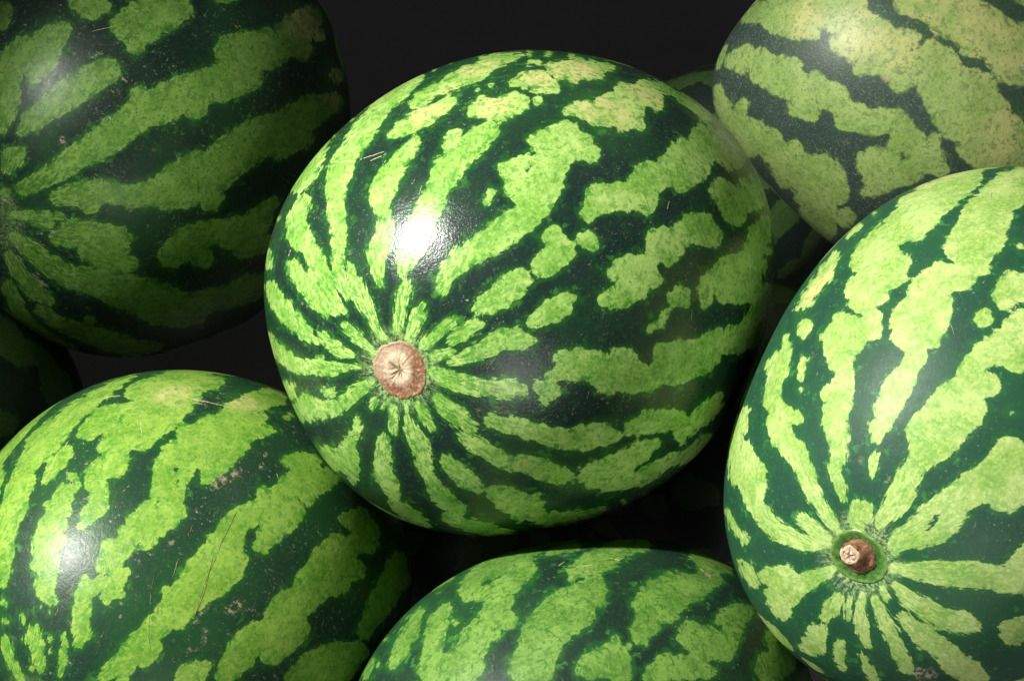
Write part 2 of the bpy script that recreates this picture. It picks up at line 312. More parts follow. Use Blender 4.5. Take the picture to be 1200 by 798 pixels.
  [(-139.9,27.1,4.1),(-143.6,25.0,3.3)],  [(-157.1,43.8,4.1),(-154.7,40.7,7.4),(-151.5,37.2,7.0),(-147.1,35.0,6.1),(-144.4,32.7,4.1)],
  [(-158.3,40.3,5.2),(-159.6,35.5,3.7),(-157.8,30.6,4.6),(-154.8,26.6,5.2),(-151.3,22.6,4.1),(-151.4,14.4,3.7),(-148.0,11.8,3.3),(-147.0,10.4,1.5)],
  [(-176.2,53.6,3.7),(-176.5,50.1,5.2),(-176.4,45.7,7.7),(178.1,43.9,4.6)],
  [(-178.7,42.5,4.6),(-179.8,36.3,4.1),(-176.8,32.3,3.7),(-173.9,28.1,2.6),(-170.9,25.4,1.7),(-168.0,21.0,1.3),(-165.7,15.6,0.9)],
  [(157.6,48.8,3.3),(161.1,43.5,4.1),(164.1,38.4,3.7),(167.4,34.1,2.2)],  [(-178.8,54.8,4.8),(-179.0,50.1,6.6)],
  [(-30.6,32.8,3.2),(-32.6,31.8,6.0),(-35.6,31.3,6.5),(-38.1,30.0,6.1),(-39.9,27.6,5.0)],  [(-37.6,26.3,3.5)],  [(-38.5,33.4,3.0)],
  [(-23.8,29.3,2.3),(-22.5,30.6,4.0),(-20.7,32.9,4.6),(-17.8,34.1,5.2),(-14.9,35.8,4.6),(-12.1,36.7,3.5),(-9.8,37.3,2.1)],
  [(-28.9,4.8,1.2),(-27.7,7.7,2.5),(-25.5,9.5,3.8),(-24.6,14.0,5.0),(-23.2,18.6,5.5),(-21.2,19.9,5.5),(-18.6,23.6,3.8),(-16.4,24.8,3.5),(-14.5,26.7,4.4),(-12.8,28.1,2.9)],
  [(-10.0,2.4,0.7),(-7.1,5.7,0.9),(-3.5,6.4,0.7)],  [(-35.0,10.3,2.1),(-33.3,11.0,1.7)],
  [(-34.7,21.9,2.1),(-36.5,20.4,4.0),(-37.7,17.9,4.0),(-41.2,19.5,5.2)],  [(-43.0,25.5,2.9)],
  [(-39.1,12.1,3.5),(-41.6,12.6,5.2),(-43.4,8.5,5.7),(-46.8,7.4,4.8),(-47.1,1.0,3.1)],  [(-45.3,13.8,3.5)],
  [(-37.0,18.7,4.3),(-40.2,18.9,5.7),(-44.3,20.6,3.1)],  [(-40.9,23.0,3.1)],  [(-33.3,1.2,1.0),(-38.6,0.9,1.4),(-42.6,-0.4,1.4),(-47.5,0.0,1.0)],
  [(-50.8,25.9,2.6),(-52.7,23.8,4.8),(-56.0,22.4,7.4),(-57.9,18.9,9.5),(-61.5,17.8,8.3),(-59.3,11.5,7.4),(-58.5,5.0,6.2),(-62.9,7.1,4.3)],
  [(-58.6,10.3,6.9),(-55.5,10.6,4.5)],  [(-63.6,18.3,3.5),(-65.0,18.3,2.8)],  [(-58.1,2.3,4.3),(-59.7,-4.2,2.6),(-62.4,-3.9,1.7)],
  [(-20.2,6.9,1.6),(-22.3,4.9,1.2),(-26.0,4.1,1.2),(-29.6,2.9,1.0)],
  [(-29.4,2.7,1.6),(-33.7,2.0,1.6),(-38.7,1.3,1.7),(-43.4,-0.3,1.7),(-48.0,-0.7,1.6)],
  [(-61.2,-4.8,2.4),(-64.6,-5.4,2.8),(-68.2,-5.6,3.1),(-71.4,-4.8,2.8)],  [(-76.4,-2.5,2.8),(-80.4,-4.0,3.5),(-84.2,-1.5,3.1)],
  [(-88.7,-7.7,2.1),(-91.8,-6.9,2.1)],  [(-27.9,25.1,1.6)],  [(-30.6,23.6,2.1)],],
 'yellow': [(-35.2,30.7,8.1),(-18.1,33.5,8.1),(-23.1,15.1,10.4),(-20.1,25.7,6.9),(-39.0,18.4,10.4),(-56.3,19.1,15.6),(-44.3,10.3,15.6),(1.0,8.5,6.9),(-59.2,6.5,10.4)],
 'scar': [
  [(-127.5,71.0,3.3),(-129.2,68.9,2.6)],  [(-138.5,67.6,2.4)],  [(-143.5,72.2,1.5)],  [(-118.7,68.0,1.1)],  [(179.4,65.1,1.1)],],
 'scratch': [
  [0.65,(9.75,36.46),(4.89,39.21),(-0.1,41.46)],  [0.48,(-1.57,41.77),(-6.24,42.2),(-9.57,42.23)],  [0.4,(-10.08,45.93),(-10.9,44.8)],
  [0.41,(33.16,49.65),(30.61,49.2)],  [0.41,(4.96,30.62),(2.01,32.16)],  [0.46,(-25.57,54.19),(-25.92,51.93)],  [0.38,(-35.7,54.34),(-36.13,52.39)],
  [0.39,(-22.05,51.87),(-22.75,50.73)],  [0.48,(-5.44,43.53),(-10.38,43.08)],  [0.42,(16.5,32.53),(13.6,32.61)],
  [0.48,(111.08,65.4),(116.33,69.22),(120.3,72.04)],  [0.37,(-59.26,73.77),(-61.57,72.48)],  [0.39,(-108.12,29.89),(-113.01,30.52)],
  [0.31,(-84.2,27.81),(-82.9,26.27)],],
},
'right': {
 'center': [0.231,-0.0481,-0.703],
 'rot': [[0.77412,0.2304,-0.58962],[-0.46681,0.83688,-0.28587],[0.42758,0.49654,0.7554]],
 'semi': [0.1131,0.1367,0.1495],
 'eye': [0.0993,0.3361,0.6535],
 'lumps': [(112.0,-12.1,-0.0221),(122.4,-7.7,-0.0001),(132.3,-2.7,0.0204),(142.8,3.0,0.021),(151.7,8.1,0.0021),(163.1,14.6,-0.0237),(176.0,21.9,-0.0226),(-173.0,27.6,-0.0032),(-161.7,32.6,0.0102),(-149.6,36.7,0.01),(-138.0,39.5,0.0044),(-123.4,41.6,0.0008),(-109.3,42.3,0.0004),(-95.2,41.5,-0.0024),(-87.7,40.5,-0.0054)],
 'patch': [
  [(138.7,8.8,1.4),(141.0,12.4,2.4),(143.7,13.7,1.7)],  [(144.2,20.3,2.1),(145.5,24.8,4.3),(148.0,27.1,4.3),(150.6,29.6,3.5),(153.8,29.5,2.1)],
  [(149.4,37.3,3.8),(149.8,39.4,3.1)],  [(148.5,46.6,1.7),(148.9,48.8,2.4),(149.7,50.8,1.7)],  [(149.7,53.5,1.0)],
  [(157.6,35.1,1.7),(156.7,40.3,3.1),(160.4,42.4,6.6),(162.2,45.8,4.3),(163.7,49.4,5.2),(160.7,54.2,5.7),(154.9,57.9,4.5)],  [(164.8,54.2,4.8)],
  [(178.7,39.7,2.1),(-178.6,41.5,3.1)],
  [(117.6,3.6,6.0),(118.5,6.6,7.8),(120.1,11.3,9.0),(123.0,13.2,8.3),(126.6,15.7,6.6),(125.5,21.8,7.8),(127.9,24.0,7.4),(131.1,26.6,6.9),(132.7,29.6,7.4)],
  [(121.7,16.3,8.6),(121.1,21.0,8.6),(122.2,23.8,7.3)],  [(117.5,23.6,2.6)],  [(117.4,17.2,4.3)],
  [(128.0,27.8,8.3),(126.8,30.8,8.3),(121.5,32.8,5.7),(121.0,36.0,5.7),(126.6,35.8,9.5),(130.6,37.8,7.9),(123.7,40.4,4.8),(128.3,41.4,5.7)],
  [(131.6,40.7,2.8)],
  [(123.9,45.0,5.2),(122.9,47.5,5.5),(128.5,47.0,7.8),(133.7,44.4,6.9),(136.7,46.5,6.6),(133.2,51.5,7.4),(129.8,55.4,4.8),(131.4,58.3,6.6),(133.4,61.8,6.9),(135.2,64.1,6.2)],
  [(130.3,48.7,7.8)],  [(136.5,58.1,5.2)],
  [(107.9,1.7,5.2),(107.4,8.2,7.8),(108.7,13.2,6.9),(108.2,20.5,8.3),(108.4,24.6,6.6),(108.7,30.0,6.2),(102.8,31.6,7.8),(103.2,36.4,6.9),(108.5,36.3,6.6),(110.7,38.7,8.3),(110.5,42.2,9.2),(113.4,45.6,7.8),(112.6,48.9,6.9),(106.8,51.1,6.0),(105.5,52.8,5.7),(106.7,56.0,6.2),(108.2,59.1,7.3),(109.4,62.1,6.9),(110.4,65.1,5.2)],
  [(104.1,12.0,6.9),(105.6,16.6,7.8),(103.1,21.6,6.6),(102.2,27.2,7.8)],  [(108.5,27.4,5.2),(104.8,26.9,7.8)],  [(99.3,33.2,3.8)],
  [(106.0,39.0,4.8)],  [(106.9,41.9,6.9),(104.7,43.7,7.3),(105.5,48.4,7.9),(109.7,50.0,5.2)],  [(90.8,37.4,6.2),(90.2,34.8,8.6),(88.3,34.0,7.8)],
  [(94.9,26.1,2.4)],  [(92.6,42.4,4.8)],  [(82.9,39.2,6.9),(83.4,43.9,8.3),(86.0,46.4,6.6),(86.9,49.5,6.6),(88.0,52.5,5.7)],
  [(80.9,44.2,7.8),(78.5,45.9,6.2)],  [(82.8,47.2,4.3)],  [(80.7,52.3,7.8),(85.9,55.1,8.3),(87.8,57.6,8.3),(87.6,60.8,9.5),(92.2,63.1,6.6)],
  [(78.8,56.0,6.6),(78.5,58.7,6.2)],  [(87.4,53.0,5.2),(84.4,53.3,5.2)],  [(68.9,52.4,1.7)],
  [(162.7,55.5,6.5),(162.6,59.7,6.5),(158.7,65.1,5.7),(157.7,69.2,4.8),(159.4,73.4,4.3),(158.6,77.3,3.8),(158.6,81.2,3.1),(158.5,83.6,2.1)],
  [(-178.7,40.6,4.8),(-171.5,39.4,3.4),(-171.0,47.0,5.2),(-167.5,49.6,4.5),(-172.2,57.5,7.9),(-166.3,60.0,5.2),(-164.5,64.4,5.2),(-162.3,69.3,5.2),(-161.1,74.4,4.5),(-162.7,78.8,3.9),(-171.8,82.7,2.4)],
  [(-178.1,48.5,2.4),(-175.9,53.5,6.2),(-179.0,59.0,3.8)],  [(-179.8,75.6,3.8),(-178.0,79.7,4.1),(-177.2,82.0,3.1)],
  [(-153.5,44.1,1.4),(-151.1,50.2,2.4),(-149.5,57.0,2.7)],
  [(133.8,63.8,6.2),(132.3,67.6,5.2),(134.0,70.5,4.5),(137.5,72.7,3.1),(135.6,75.9,3.1),(132.6,78.3,1.7)],  [(111.6,65.3,5.2),(111.6,67.6,3.1)],
  [(109.4,70.5,2.4),(109.1,72.8,2.1),(108.2,74.2,1.2)],
  [(77.7,57.9,6.0),(80.2,60.8,8.2),(84.8,64.8,11.2),(84.8,68.8,6.5),(84.3,72.0,5.7),(81.6,74.9,7.2),(80.3,78.3,5.7),(85.1,80.3,3.9),(81.7,82.2,2.1)],
  [(91.1,64.3,7.7)],  [(119.9,79.8,3.1),(125.1,82.5,3.1),(116.3,84.0,3.1)],  [(107.5,80.2,3.9),(101.5,82.1,2.7)],  [(114.9,81.6,3.4)],
  [(58.2,56.2,9.4),(57.0,59.1,8.2),(56.8,61.8,7.4),(56.0,65.3,7.9),(55.6,68.7,7.2),(59.1,71.4,4.8),(60.1,73.4,3.8),(53.9,76.3,5.2),(51.6,79.3,5.7),(47.6,81.6,3.8)],
  [(49.3,57.1,10.3),(48.0,60.4,9.4),(51.6,62.3,6.9)],  [(50.3,69.5,6.9),(45.1,71.3,4.8),(42.1,74.1,4.1),(41.2,77.3,3.1),(43.6,79.8,3.1)],
  [(37.0,82.0,2.1)],
  [(13.8,81.9,3.1),(15.9,78.1,4.5),(16.4,74.4,5.7),(16.4,70.1,6.5),(16.0,65.8,6.5),(14.6,61.4,6.5),(13.2,57.8,6.0),(19.5,58.8,6.2),(25.4,58.1,3.8)],
  [(-7.1,80.7,2.1),(-11.6,77.0,4.3),(-11.5,73.2,5.5),(-11.9,69.3,5.7),(-8.9,65.6,5.7),(-8.4,62.2,3.1)],
  [(-8.5,56.3,2.4),(-6.3,54.9,6.5),(-3.1,53.8,6.0)],  [(-22.7,82.2,1.7),(-27.8,80.2,1.9)],
  [(-41.8,81.3,1.7),(-41.9,79.0,3.1),(-42.5,75.7,3.9),(-43.4,72.4,3.9),(-45.7,67.9,3.8),(-46.7,62.7,3.8)],
  [(-27.1,75.0,3.1),(-27.2,71.5,4.8),(-26.5,68.0,6.5),(-26.3,64.3,5.2),(-28.1,59.7,6.5),(-28.1,54.8,6.5),(-28.8,51.5,5.2)],
  [(-57.3,82.4,1.5),(-62.1,80.2,2.7),(-64.6,76.3,3.9),(-63.7,73.0,3.4),(-61.9,70.3,1.7)],  [(-67.6,67.0,1.7),(-66.9,62.7,3.1),(-65.5,59.2,2.7)],
  [(-77.9,81.2,1.4),(-78.1,78.8,2.1),(-77.0,76.4,1.4)],  [(-92.3,79.9,3.1),(-94.2,76.7,4.5),(-96.1,73.5,2.7)],
  [(-81.4,67.9,2.7),(-80.8,64.0,3.1),(-80.0,60.2,1.7)],  [(-93.8,70.2,2.1),(-95.9,66.7,5.7),(-96.3,61.8,5.7)],  [(-92.0,62.8,3.4)],
  [(-137.2,54.6,4.3),(-132.2,56.0,3.1)],  [(-139.5,51.3,1.5)],
  [(-135.4,63.8,4.5),(-132.8,69.5,7.4),(-126.9,63.8,4.8),(-121.6,63.7,6.5),(-116.4,63.1,4.5)],
  [(-125.4,72.6,5.7),(-127.7,77.3,4.3),(-125.7,81.9,3.1),(-128.8,84.0,1.4)],  [(-121.8,68.3,5.2)],],
 'yellow': [(130.0,-1.5,10.4),(147.4,28.5,10.4)],
 'scar': [
  [(95.1,74.2,2.2)],  [(98.5,77.0,1.4)],  [(-46.2,60.2,3.8),(-40.2,58.9,4.1)],  [(111.6,78.2,1.2)],  [(118.2,71.8,2.4)],  [(19.3,70.5,1.4)],],
 'scratch': [
  [0.35,(101.07,35.96),(99.81,37.77)],  [0.3,(109.84,11.18),(108.58,13.9)],  [0.28,(97.36,44.39),(95.78,47.37)],
  [0.48,(157.34,27.25),(154.41,27.86)],  [0.28,(101.23,44.51),(96.16,48.11)],],
},
'upleft': {
 'center': [-0.2502,0.1358,-0.99],
 'rot': [[0.29705,-0.86378,-0.40699],[0.79698,0.45904,-0.39256],[0.52591,-0.20775,0.82478]],
 'semi': [0.1481,0.1329,0.1566],
 'eye': [0.4867,-0.4841,0.768],
 'lumps': [(-26.5,-34.1,0.0418),(-54.1,-36.6,-0.0134),(-69.0,-34.6,-0.0238),(-123.7,-2.4,0.0054),(-135.1,8.9,-0.0156),(-147.4,20.9,-0.0031),(-156.4,28.9,0.0123),(-167.0,36.6,0.0118),(-177.6,42.5,-0.0002),(168.4,48.0,-0.0124)],
 'patch': [
  [(34.4,37.3,5.9),(31.0,43.2,3.3)],  [(6.6,35.2,4.9),(2.7,33.9,10.7),(-1.4,32.9,5.9)],
  [(4.8,42.2,6.5),(6.9,45.9,10.7),(6.3,50.5,11.7),(5.6,54.4,7.2)],
  [(14.1,49.4,9.8),(20.1,53.2,10.7),(16.4,59.6,9.1),(13.7,64.7,8.5),(11.9,68.8,3.3)],
  [(-11.6,33.9,10.7),(-13.1,29.4,14.0),(-16.1,24.7,12.4),(-17.2,21.3,9.1)],  [(-17.8,35.7,7.2)],  [(-18.5,30.7,6.5)],
  [(-14.6,44.0,3.9),(-18.6,44.5,9.1),(-16.3,48.7,10.7),(-13.1,54.3,10.7),(-10.2,59.2,9.1),(-5.6,64.1,7.2),(-2.2,67.6,2.9)],
  [(-38.1,7.0,15.0),(-35.1,17.2,14.0),(-41.8,16.8,11.7),(-40.3,25.5,14.0),(-37.9,31.9,11.7),(-38.1,38.0,14.0),(-36.9,43.5,11.7),(-37.8,52.2,11.7),(-38.6,57.3,10.7),(-37.5,61.9,9.1),(-38.2,67.3,7.8),(-36.1,72.3,6.5),(-31.8,77.6,5.2)],
  [(-42.4,32.6,10.7)],  [(-31.2,42.2,5.9)],  [(-37.2,-2.8,13.7),(-34.0,-15.3,9.1)],  [(-41.2,-3.8,9.1)],  [(-39.5,-15.4,5.2)],
  [(-3.1,76.7,4.6),(-5.5,73.5,7.8),(-8.4,71.2,3.3)],  [(-14.5,82.3,3.3)],
  [(-53.9,70.1,5.9),(-55.5,64.4,9.1),(-58.2,58.1,8.5),(-63.4,53.4,8.5),(-63.7,48.1,10.7),(-65.9,41.9,12.4),(-64.0,35.0,15.0),(-59.8,28.4,15.0),(-57.8,20.3,15.0),(-58.3,11.8,13.7),(-57.0,0.7,12.4),(-57.8,-11.5,8.5)],
  [(-62.6,63.1,7.2)],  [(-69.7,34.4,9.8)],  [(-60.5,43.9,9.1),(-58.0,36.2,8.5)],  [(-62.8,14.4,7.2),(-63.0,4.5,7.2)],  [(-51.7,-18.9,5.9)],
  [(-60.2,84.9,2.3),(-63.3,80.9,3.3),(-69.9,74.9,7.2)],  [(-67.4,71.3,3.9)],
  [(-84.8,71.6,5.9),(-79.7,68.2,10.7),(-78.7,62.8,9.1),(-81.7,57.4,10.7),(-92.7,58.9,10.7),(-93.1,53.3,6.5)],  [(-89.6,63.5,8.5)],
  [(-88.0,44.0,9.1),(-83.2,40.0,12.4),(-80.3,34.5,9.1),(-82.3,28.4,12.4),(-82.2,23.3,12.4),(-77.9,19.7,7.8),(-76.1,16.9,4.6)],  [(-88.5,36.1,9.1)],
  [(-88.1,25.1,7.2),(-87.6,18.4,8.5)],
  [(-113.2,82.9,3.9),(-109.5,78.8,6.5),(-111.6,71.8,7.8),(-111.6,65.4,8.5),(-106.7,59.1,10.7),(-106.9,52.0,13.7),(-108.2,44.5,15.0),(-110.8,36.2,13.7),(-115.0,29.1,6.5)],
  [(-115.6,40.7,7.2)],  [(-108.4,32.0,9.8),(-105.3,23.9,9.1),(-103.3,17.5,10.7),(-101.0,13.9,4.6)],
  [(-147.7,79.7,3.6),(-145.8,74.4,5.5),(-142.9,68.3,6.5),(-138.9,64.6,3.6)],
  [(-167.4,69.5,5.2),(-170.1,60.4,5.5),(-170.9,51.1,5.5),(-172.5,39.8,5.9),(-165.9,35.9,4.2)],
  [(-151.1,62.3,4.2),(-148.0,56.5,5.5),(-142.6,51.2,6.5),(-139.0,43.9,8.5),(-137.9,35.6,7.2),(-133.4,31.1,3.9)],  [(-131.9,53.7,4.6)],
  [(171.0,47.2,4.2),(176.2,45.7,3.3)],],
 'yellow': [(-35.0,-11.6,19.5),(-52.2,-14.6,16.3)],
 'scar': [
  [(-26.9,62.5,3.9)],  [(-67.8,54.4,3.3)],  [(-133.9,77.7,2.6),(-131.3,73.0,2.6),(-131.0,69.1,2.6)],  [(-125.9,56.9,2.3)],  [(-79.7,72.8,2.0)],
  [(-55.1,61.5,2.0)],  [(-4.7,46.1,2.0)],  [(-49.8,44.9,2.6)],],
 'scratch': [
  [0.61,(-4.5,39.48),(-8.52,35.89)],  [0.51,(-77.37,73.93),(-81.53,72.54)],  [0.45,(-11.09,72.48),(-15.93,69.44)],],
},
'botleft': {
 'center': [-0.1857,-0.1413,-0.804],
 'rot': [[0.48666,-0.823,-0.29298],[0.79143,0.55734,-0.251],[0.36986,-0.10972,0.92259]],
 'semi': [0.1223,0.1267,0.1425],
 'eye': [0.4996,-0.1623,0.6519],
 'lumps': [(74.7,14.5,-0.0139),(68.7,9.0,-0.0026),(61.4,2.3,0.0106),(54.8,-3.6,0.0136),(46.8,-10.4,0.0037),(38.3,-16.7,-0.0093),(26.6,-23.6,-0.0095),(15.2,-28.4,0.0002),(-38.4,-31.8,-0.0126),(-51.6,-27.7,0.0099),(-62.5,-22.8,0.0111),(-72.5,-17.1,-0.0087)],
 'patch': [

  [(42.8,-4.0,1.3),(42.5,2.9,3.1),(43.3,8.3,3.9),(43.7,13.3,5.2),(46.0,18.3,6.3),(47.5,23.6,7.1),(48.7,28.8,7.1),(50.7,33.4,6.0),(50.7,39.2,7.1),(50.6,43.9,6.8),(51.5,47.6,6.0),(51.5,51.3,4.4),(50.6,55.0,4.4),(50.9,57.9,3.9)],
  [(50.8,19.9,3.9),(53.5,25.5,3.5)],  [(32.2,14.6,1.9),(34.3,17.0,5.2),(35.7,20.6,6.6),(36.9,24.3,5.0)],
  [(34.0,8.6,4.7),(31.8,5.1,6.8),(29.1,0.4,6.0),(24.8,-2.3,6.3),(22.2,-6.4,4.4)],  [(27.8,11.2,9.4),(23.2,9.3,9.1),(22.2,4.1,7.9)],
  [(28.3,17.1,7.9),(22.3,19.3,10.2),(19.5,14.9,6.6),(19.9,8.9,4.7)],  [(20.9,23.5,6.6),(25.1,23.9,8.7),(30.7,22.4,6.6)],
  [(25.2,28.2,7.6),(23.1,32.3,6.6),(26.1,33.7,6.3),(26.6,36.7,5.2),(22.5,39.3,5.2),(21.1,42.3,6.0),(22.1,45.1,5.2),(22.5,47.1,2.8)],
  [(28.8,28.1,4.7)],  [(21.8,29.7,3.1)],  [(38.7,29.6,2.2),(39.5,31.1,4.1),(40.5,33.7,5.2),(40.6,36.5,3.5),(41.5,38.2,1.6)],
  [(33.4,36.8,2.8),(30.4,38.6,2.2),(33.3,41.1,5.2),(33.0,44.6,7.2),(33.8,48.1,5.2),(35.3,52.1,6.0),(30.6,55.3,6.8),(27.7,57.9,5.5)],
  [(30.2,52.3,5.2)],  [(34.4,57.3,3.5)],
  [(10.2,12.3,6.0),(9.5,16.4,6.8),(10.5,21.2,7.2),(11.7,25.5,7.2),(12.0,29.1,4.7),(8.9,30.8,7.2),(8.2,34.4,5.2),(4.8,32.5,6.6),(1.9,36.3,7.9),(3.6,40.9,8.7),(6.1,44.8,5.7),(7.3,49.3,7.2),(7.8,52.8,5.7)],
  [(7.5,24.9,6.3),(5.6,28.1,4.7)],  [(7.1,38.3,5.2),(8.6,42.4,4.4)],  [(1.7,44.3,5.7)],  [(8.6,45.2,3.9)],  [(11.0,18.5,9.4)],
  [(8.8,49.2,6.2),(7.7,51.6,5.7),(2.3,53.1,4.5),(1.2,55.3,5.2),(5.5,56.5,4.1),(10.0,59.5,5.0),(7.4,62.4,4.7),(4.5,65.2,5.2),(-0.2,67.1,5.0),(-1.8,69.4,2.7)],
  [(12.6,57.2,2.2)],  [(0.9,58.4,3.5),(-2.0,56.5,3.1)],  [(0.7,51.9,2.5)],
  [(31.5,47.9,6.2),(35.1,51.9,5.7),(31.5,55.0,5.4),(28.4,58.4,5.4),(28.2,62.0,5.0),(23.1,64.2,3.2)],  [(29.2,51.5,4.5)],  [(21.3,66.3,1.1)],
  [(27.4,66.0,1.2)],  [(33.7,73.0,2.2),(29.4,71.0,3.2),(26.1,73.6,4.1),(22.2,76.1,3.2),(16.9,78.6,2.2)],  [(27.2,79.2,1.4)],
  [(39.6,67.8,1.0),(37.8,69.5,1.0)],  [(8.9,69.7,1.0),(4.2,71.9,2.0),(-1.2,75.2,1.7),(-4.5,77.5,1.1)],  [(16.4,71.8,1.1),(13.1,74.3,0.7)],
  [(51.8,46.1,6.0),(52.5,49.5,5.4),(51.0,53.6,3.1),(50.3,57.4,2.7),(50.6,61.1,2.2),(51.7,65.1,1.7),(52.0,68.7,1.7),(53.8,72.7,2.2),(54.6,76.3,2.2),(50.9,79.3,2.2),(44.7,81.8,1.9)],
  [(-14.2,38.0,6.2),(-15.1,42.0,6.9),(-17.2,45.0,8.1),(-18.5,49.4,8.1),(-20.9,53.2,7.2),(-21.9,56.7,7.2),(-22.6,60.6,5.7),(-24.7,63.8,5.2),(-26.8,67.4,4.7),(-29.1,71.0,3.1)],
  [(-22.2,44.3,6.0),(-22.6,48.2,5.2),(-24.1,51.4,5.2)],  [(-14.0,49.3,3.5)],  [(-26.8,58.4,5.7),(-29.6,61.2,4.7)],
  [(-26.6,63.3,5.0),(-32.1,66.6,3.5)],  [(6.8,-15.2,4.1),(8.3,-9.9,6.5),(8.2,-1.1,7.9),(8.2,6.4,8.7),(6.6,13.2,9.8),(5.4,19.1,9.8),(1.3,24.9,4.9)],
  [(3.9,0.8,4.1),(3.6,7.3,7.5),(3.1,14.8,9.0),(1.8,21.4,7.5)],  [(-0.6,2.6,2.9),(1.3,6.0,4.6)],  [(21.1,-1.8,3.3),(21.1,-8.2,3.6)],  [(9.1,16.4,9.8)],
  [(-19.7,-0.8,2.9),(-18.0,2.6,6.9),(-17.8,7.5,6.9),(-12.0,5.1,7.5)],  [(-13.2,1.4,5.2),(-9.8,7.1,4.6)],
  [(-13.1,6.5,7.5),(-14.4,11.5,7.5),(-14.9,18.1,9.0),(-19.1,17.3,8.2),(-19.7,23.3,7.5),(-20.8,27.8,5.4)],  [(-18.5,10.5,5.9)],
  [(-15.6,20.7,7.9),(-13.9,23.7,7.2),(-12.3,27.5,7.0),(-12.3,30.8,7.0),(-13.9,34.5,8.2),(-17.6,38.5,8.2)],
  [(-13.0,29.7,7.2),(-17.5,35.8,7.5),(-20.9,35.3,7.5),(-22.2,39.7,6.2),(-21.6,42.2,7.5)],  [(-11.2,19.3,3.6)],  [(-0.2,-6.6,2.6)],
  [(-29.1,4.8,4.1),(-31.0,1.2,7.5),(-35.0,-0.8,6.9),(-35.6,4.1,7.0)],  [(-38.4,0.8,4.3)],
  [(-34.8,7.2,5.9),(-32.7,12.4,7.9),(-32.9,16.5,7.0),(-34.2,20.1,7.5),(-33.7,24.0,4.3)],  [(-37.4,13.4,9.0),(-40.2,9.7,5.9)],
  [(-38.9,19.9,7.5),(-41.4,15.5,4.9)],  [(-37.1,24.1,4.3)],
  [(-37.8,24.2,9.5),(-39.4,31.2,10.8),(-42.9,35.5,10.0),(-41.1,40.1,9.0),(-44.2,43.8,9.0),(-48.5,47.4,5.5)],  [(-44.6,30.7,9.0),(-47.3,36.6,7.0)],
  [(-47.2,-9.7,5.5),(-50.2,-2.8,8.3),(-52.0,4.9,7.5),(-55.6,11.9,4.0)],  [(-54.6,-13.6,4.0)],
  [(-59.3,14.7,7.0),(-58.7,21.5,12.5),(-57.4,27.5,10.5),(-57.6,31.9,7.0)],  [(-43.7,54.8,7.0),(-43.7,51.2,4.5)],],
 'yellow': [(11.0,-1.8,9.8),(25.4,6.0,11.0)],
 'scar': [
  [(-27.8,48.8,1.9),(-26.6,46.8,2.2),(-26.5,44.7,1.9)],  [(-31.8,48.0,1.9),(-35.1,48.8,1.9),(-36.7,50.7,1.7),(-35.0,52.6,1.5)],
  [(-4.3,42.3,1.6),(-4.6,40.3,1.1)],  [(-9.0,59.4,1.2)],  [(-37.8,58.4,1.2)],  [(-30.6,39.5,4.5),(-30.2,42.4,2.5)],  [(-34.0,37.3,2.0)],
  [(-1.6,26.3,3.0),(-1.9,23.0,4.5),(-3.6,19.8,3.0)],  [(-4.2,11.0,2.3)],  [(20.8,5.4,1.0),(17.0,5.1,2.0),(12.9,4.0,1.5)],  [(30.5,13.7,2.0)],
  [(-28.5,29.7,2.5)],  [(-28.2,34.1,2.0)],],
 'scratch': [
  [0.69,(42.32,39.17),(41.73,36.11),(41.62,33.24),(42.16,30.18)],  [0.95,(40.63,29.91),(40.69,27.11)],
  [0.9,(40.79,11.33),(39.41,10.55),(36.63,10.19)],  [0.69,(27.32,15.76),(23.75,20.79),(21.29,23.64)],  [0.56,(27.33,16.84),(24.07,21.83)],
  [0.54,(19.98,5.93),(17.55,5.72),(15.31,4.64)],  [0.54,(18.69,7.34),(15.78,6.19)],  [0.54,(16.44,37.66),(15.84,35.3)],
  [0.54,(32.93,37.44),(30.85,39.96)],  [0.41,(15.32,42.11),(16.45,39.74)],  [0.42,(32.94,38.8),(32.69,36.73)],  [0.59,(38.71,12.7),(39.86,10.78)],
  [0.36,(-6.39,47.88),(-9.84,51.26),(-15.89,55.15),(-22.94,58.12),(-27.89,59.12),(-32.01,59.14)],
  [0.36,(-15.25,37.86),(-19.83,42.85),(-23.32,46.18),(-26.07,48.14)],  [0.4,(19.17,69.26),(17.87,65.82),(17.59,62.51)],
  [0.52,(17.59,62.51),(15.7,60.06),(14.57,57.68)],  [0.36,(-15.12,52.41),(-17.78,53.94)],  [0.41,(-8.97,43.3),(-12.1,46.79)],
  [0.32,(-10.17,64.93),(-12.15,67.26),(-15.38,69.27)],  [0.41,(-5.06,35.96),(-6.31,38.26)],  [0.36,(20.63,78.86),(35.66,78.97)],
  [0.36,(-10.38,27.3),(-13.63,34.35),(-18.13,40.79),(-25.68,47.74)],  [0.4,(-15.61,52.72),(-18.15,53.69)],  [0.41,(-11.49,45.89),(-9.09,43.13)],
  [0.51,(-1.17,27.3),(-2.09,22.55)],  [0.51,(-3.1,26.48),(-3.49,21.91)],  [0.54,(19.46,5.72),(12.94,4.02)],  [0.44,(-10.36,66.74),(-8.22,63.92)],
  [0.44,(-9.76,12.88),(-11.03,13.53)],],
},
'bottom': {
 'center': [0.0374,-0.2064,-0.725],
 'rot': [[-0.29106,-0.55087,-0.78219],[0.90746,-0.41789,-0.04337],[-0.30298,-0.72243,0.62153]],
 'semi': [0.106,0.1157,0.1281],
 'eye': [-0.0215,-0.5894,0.4709],
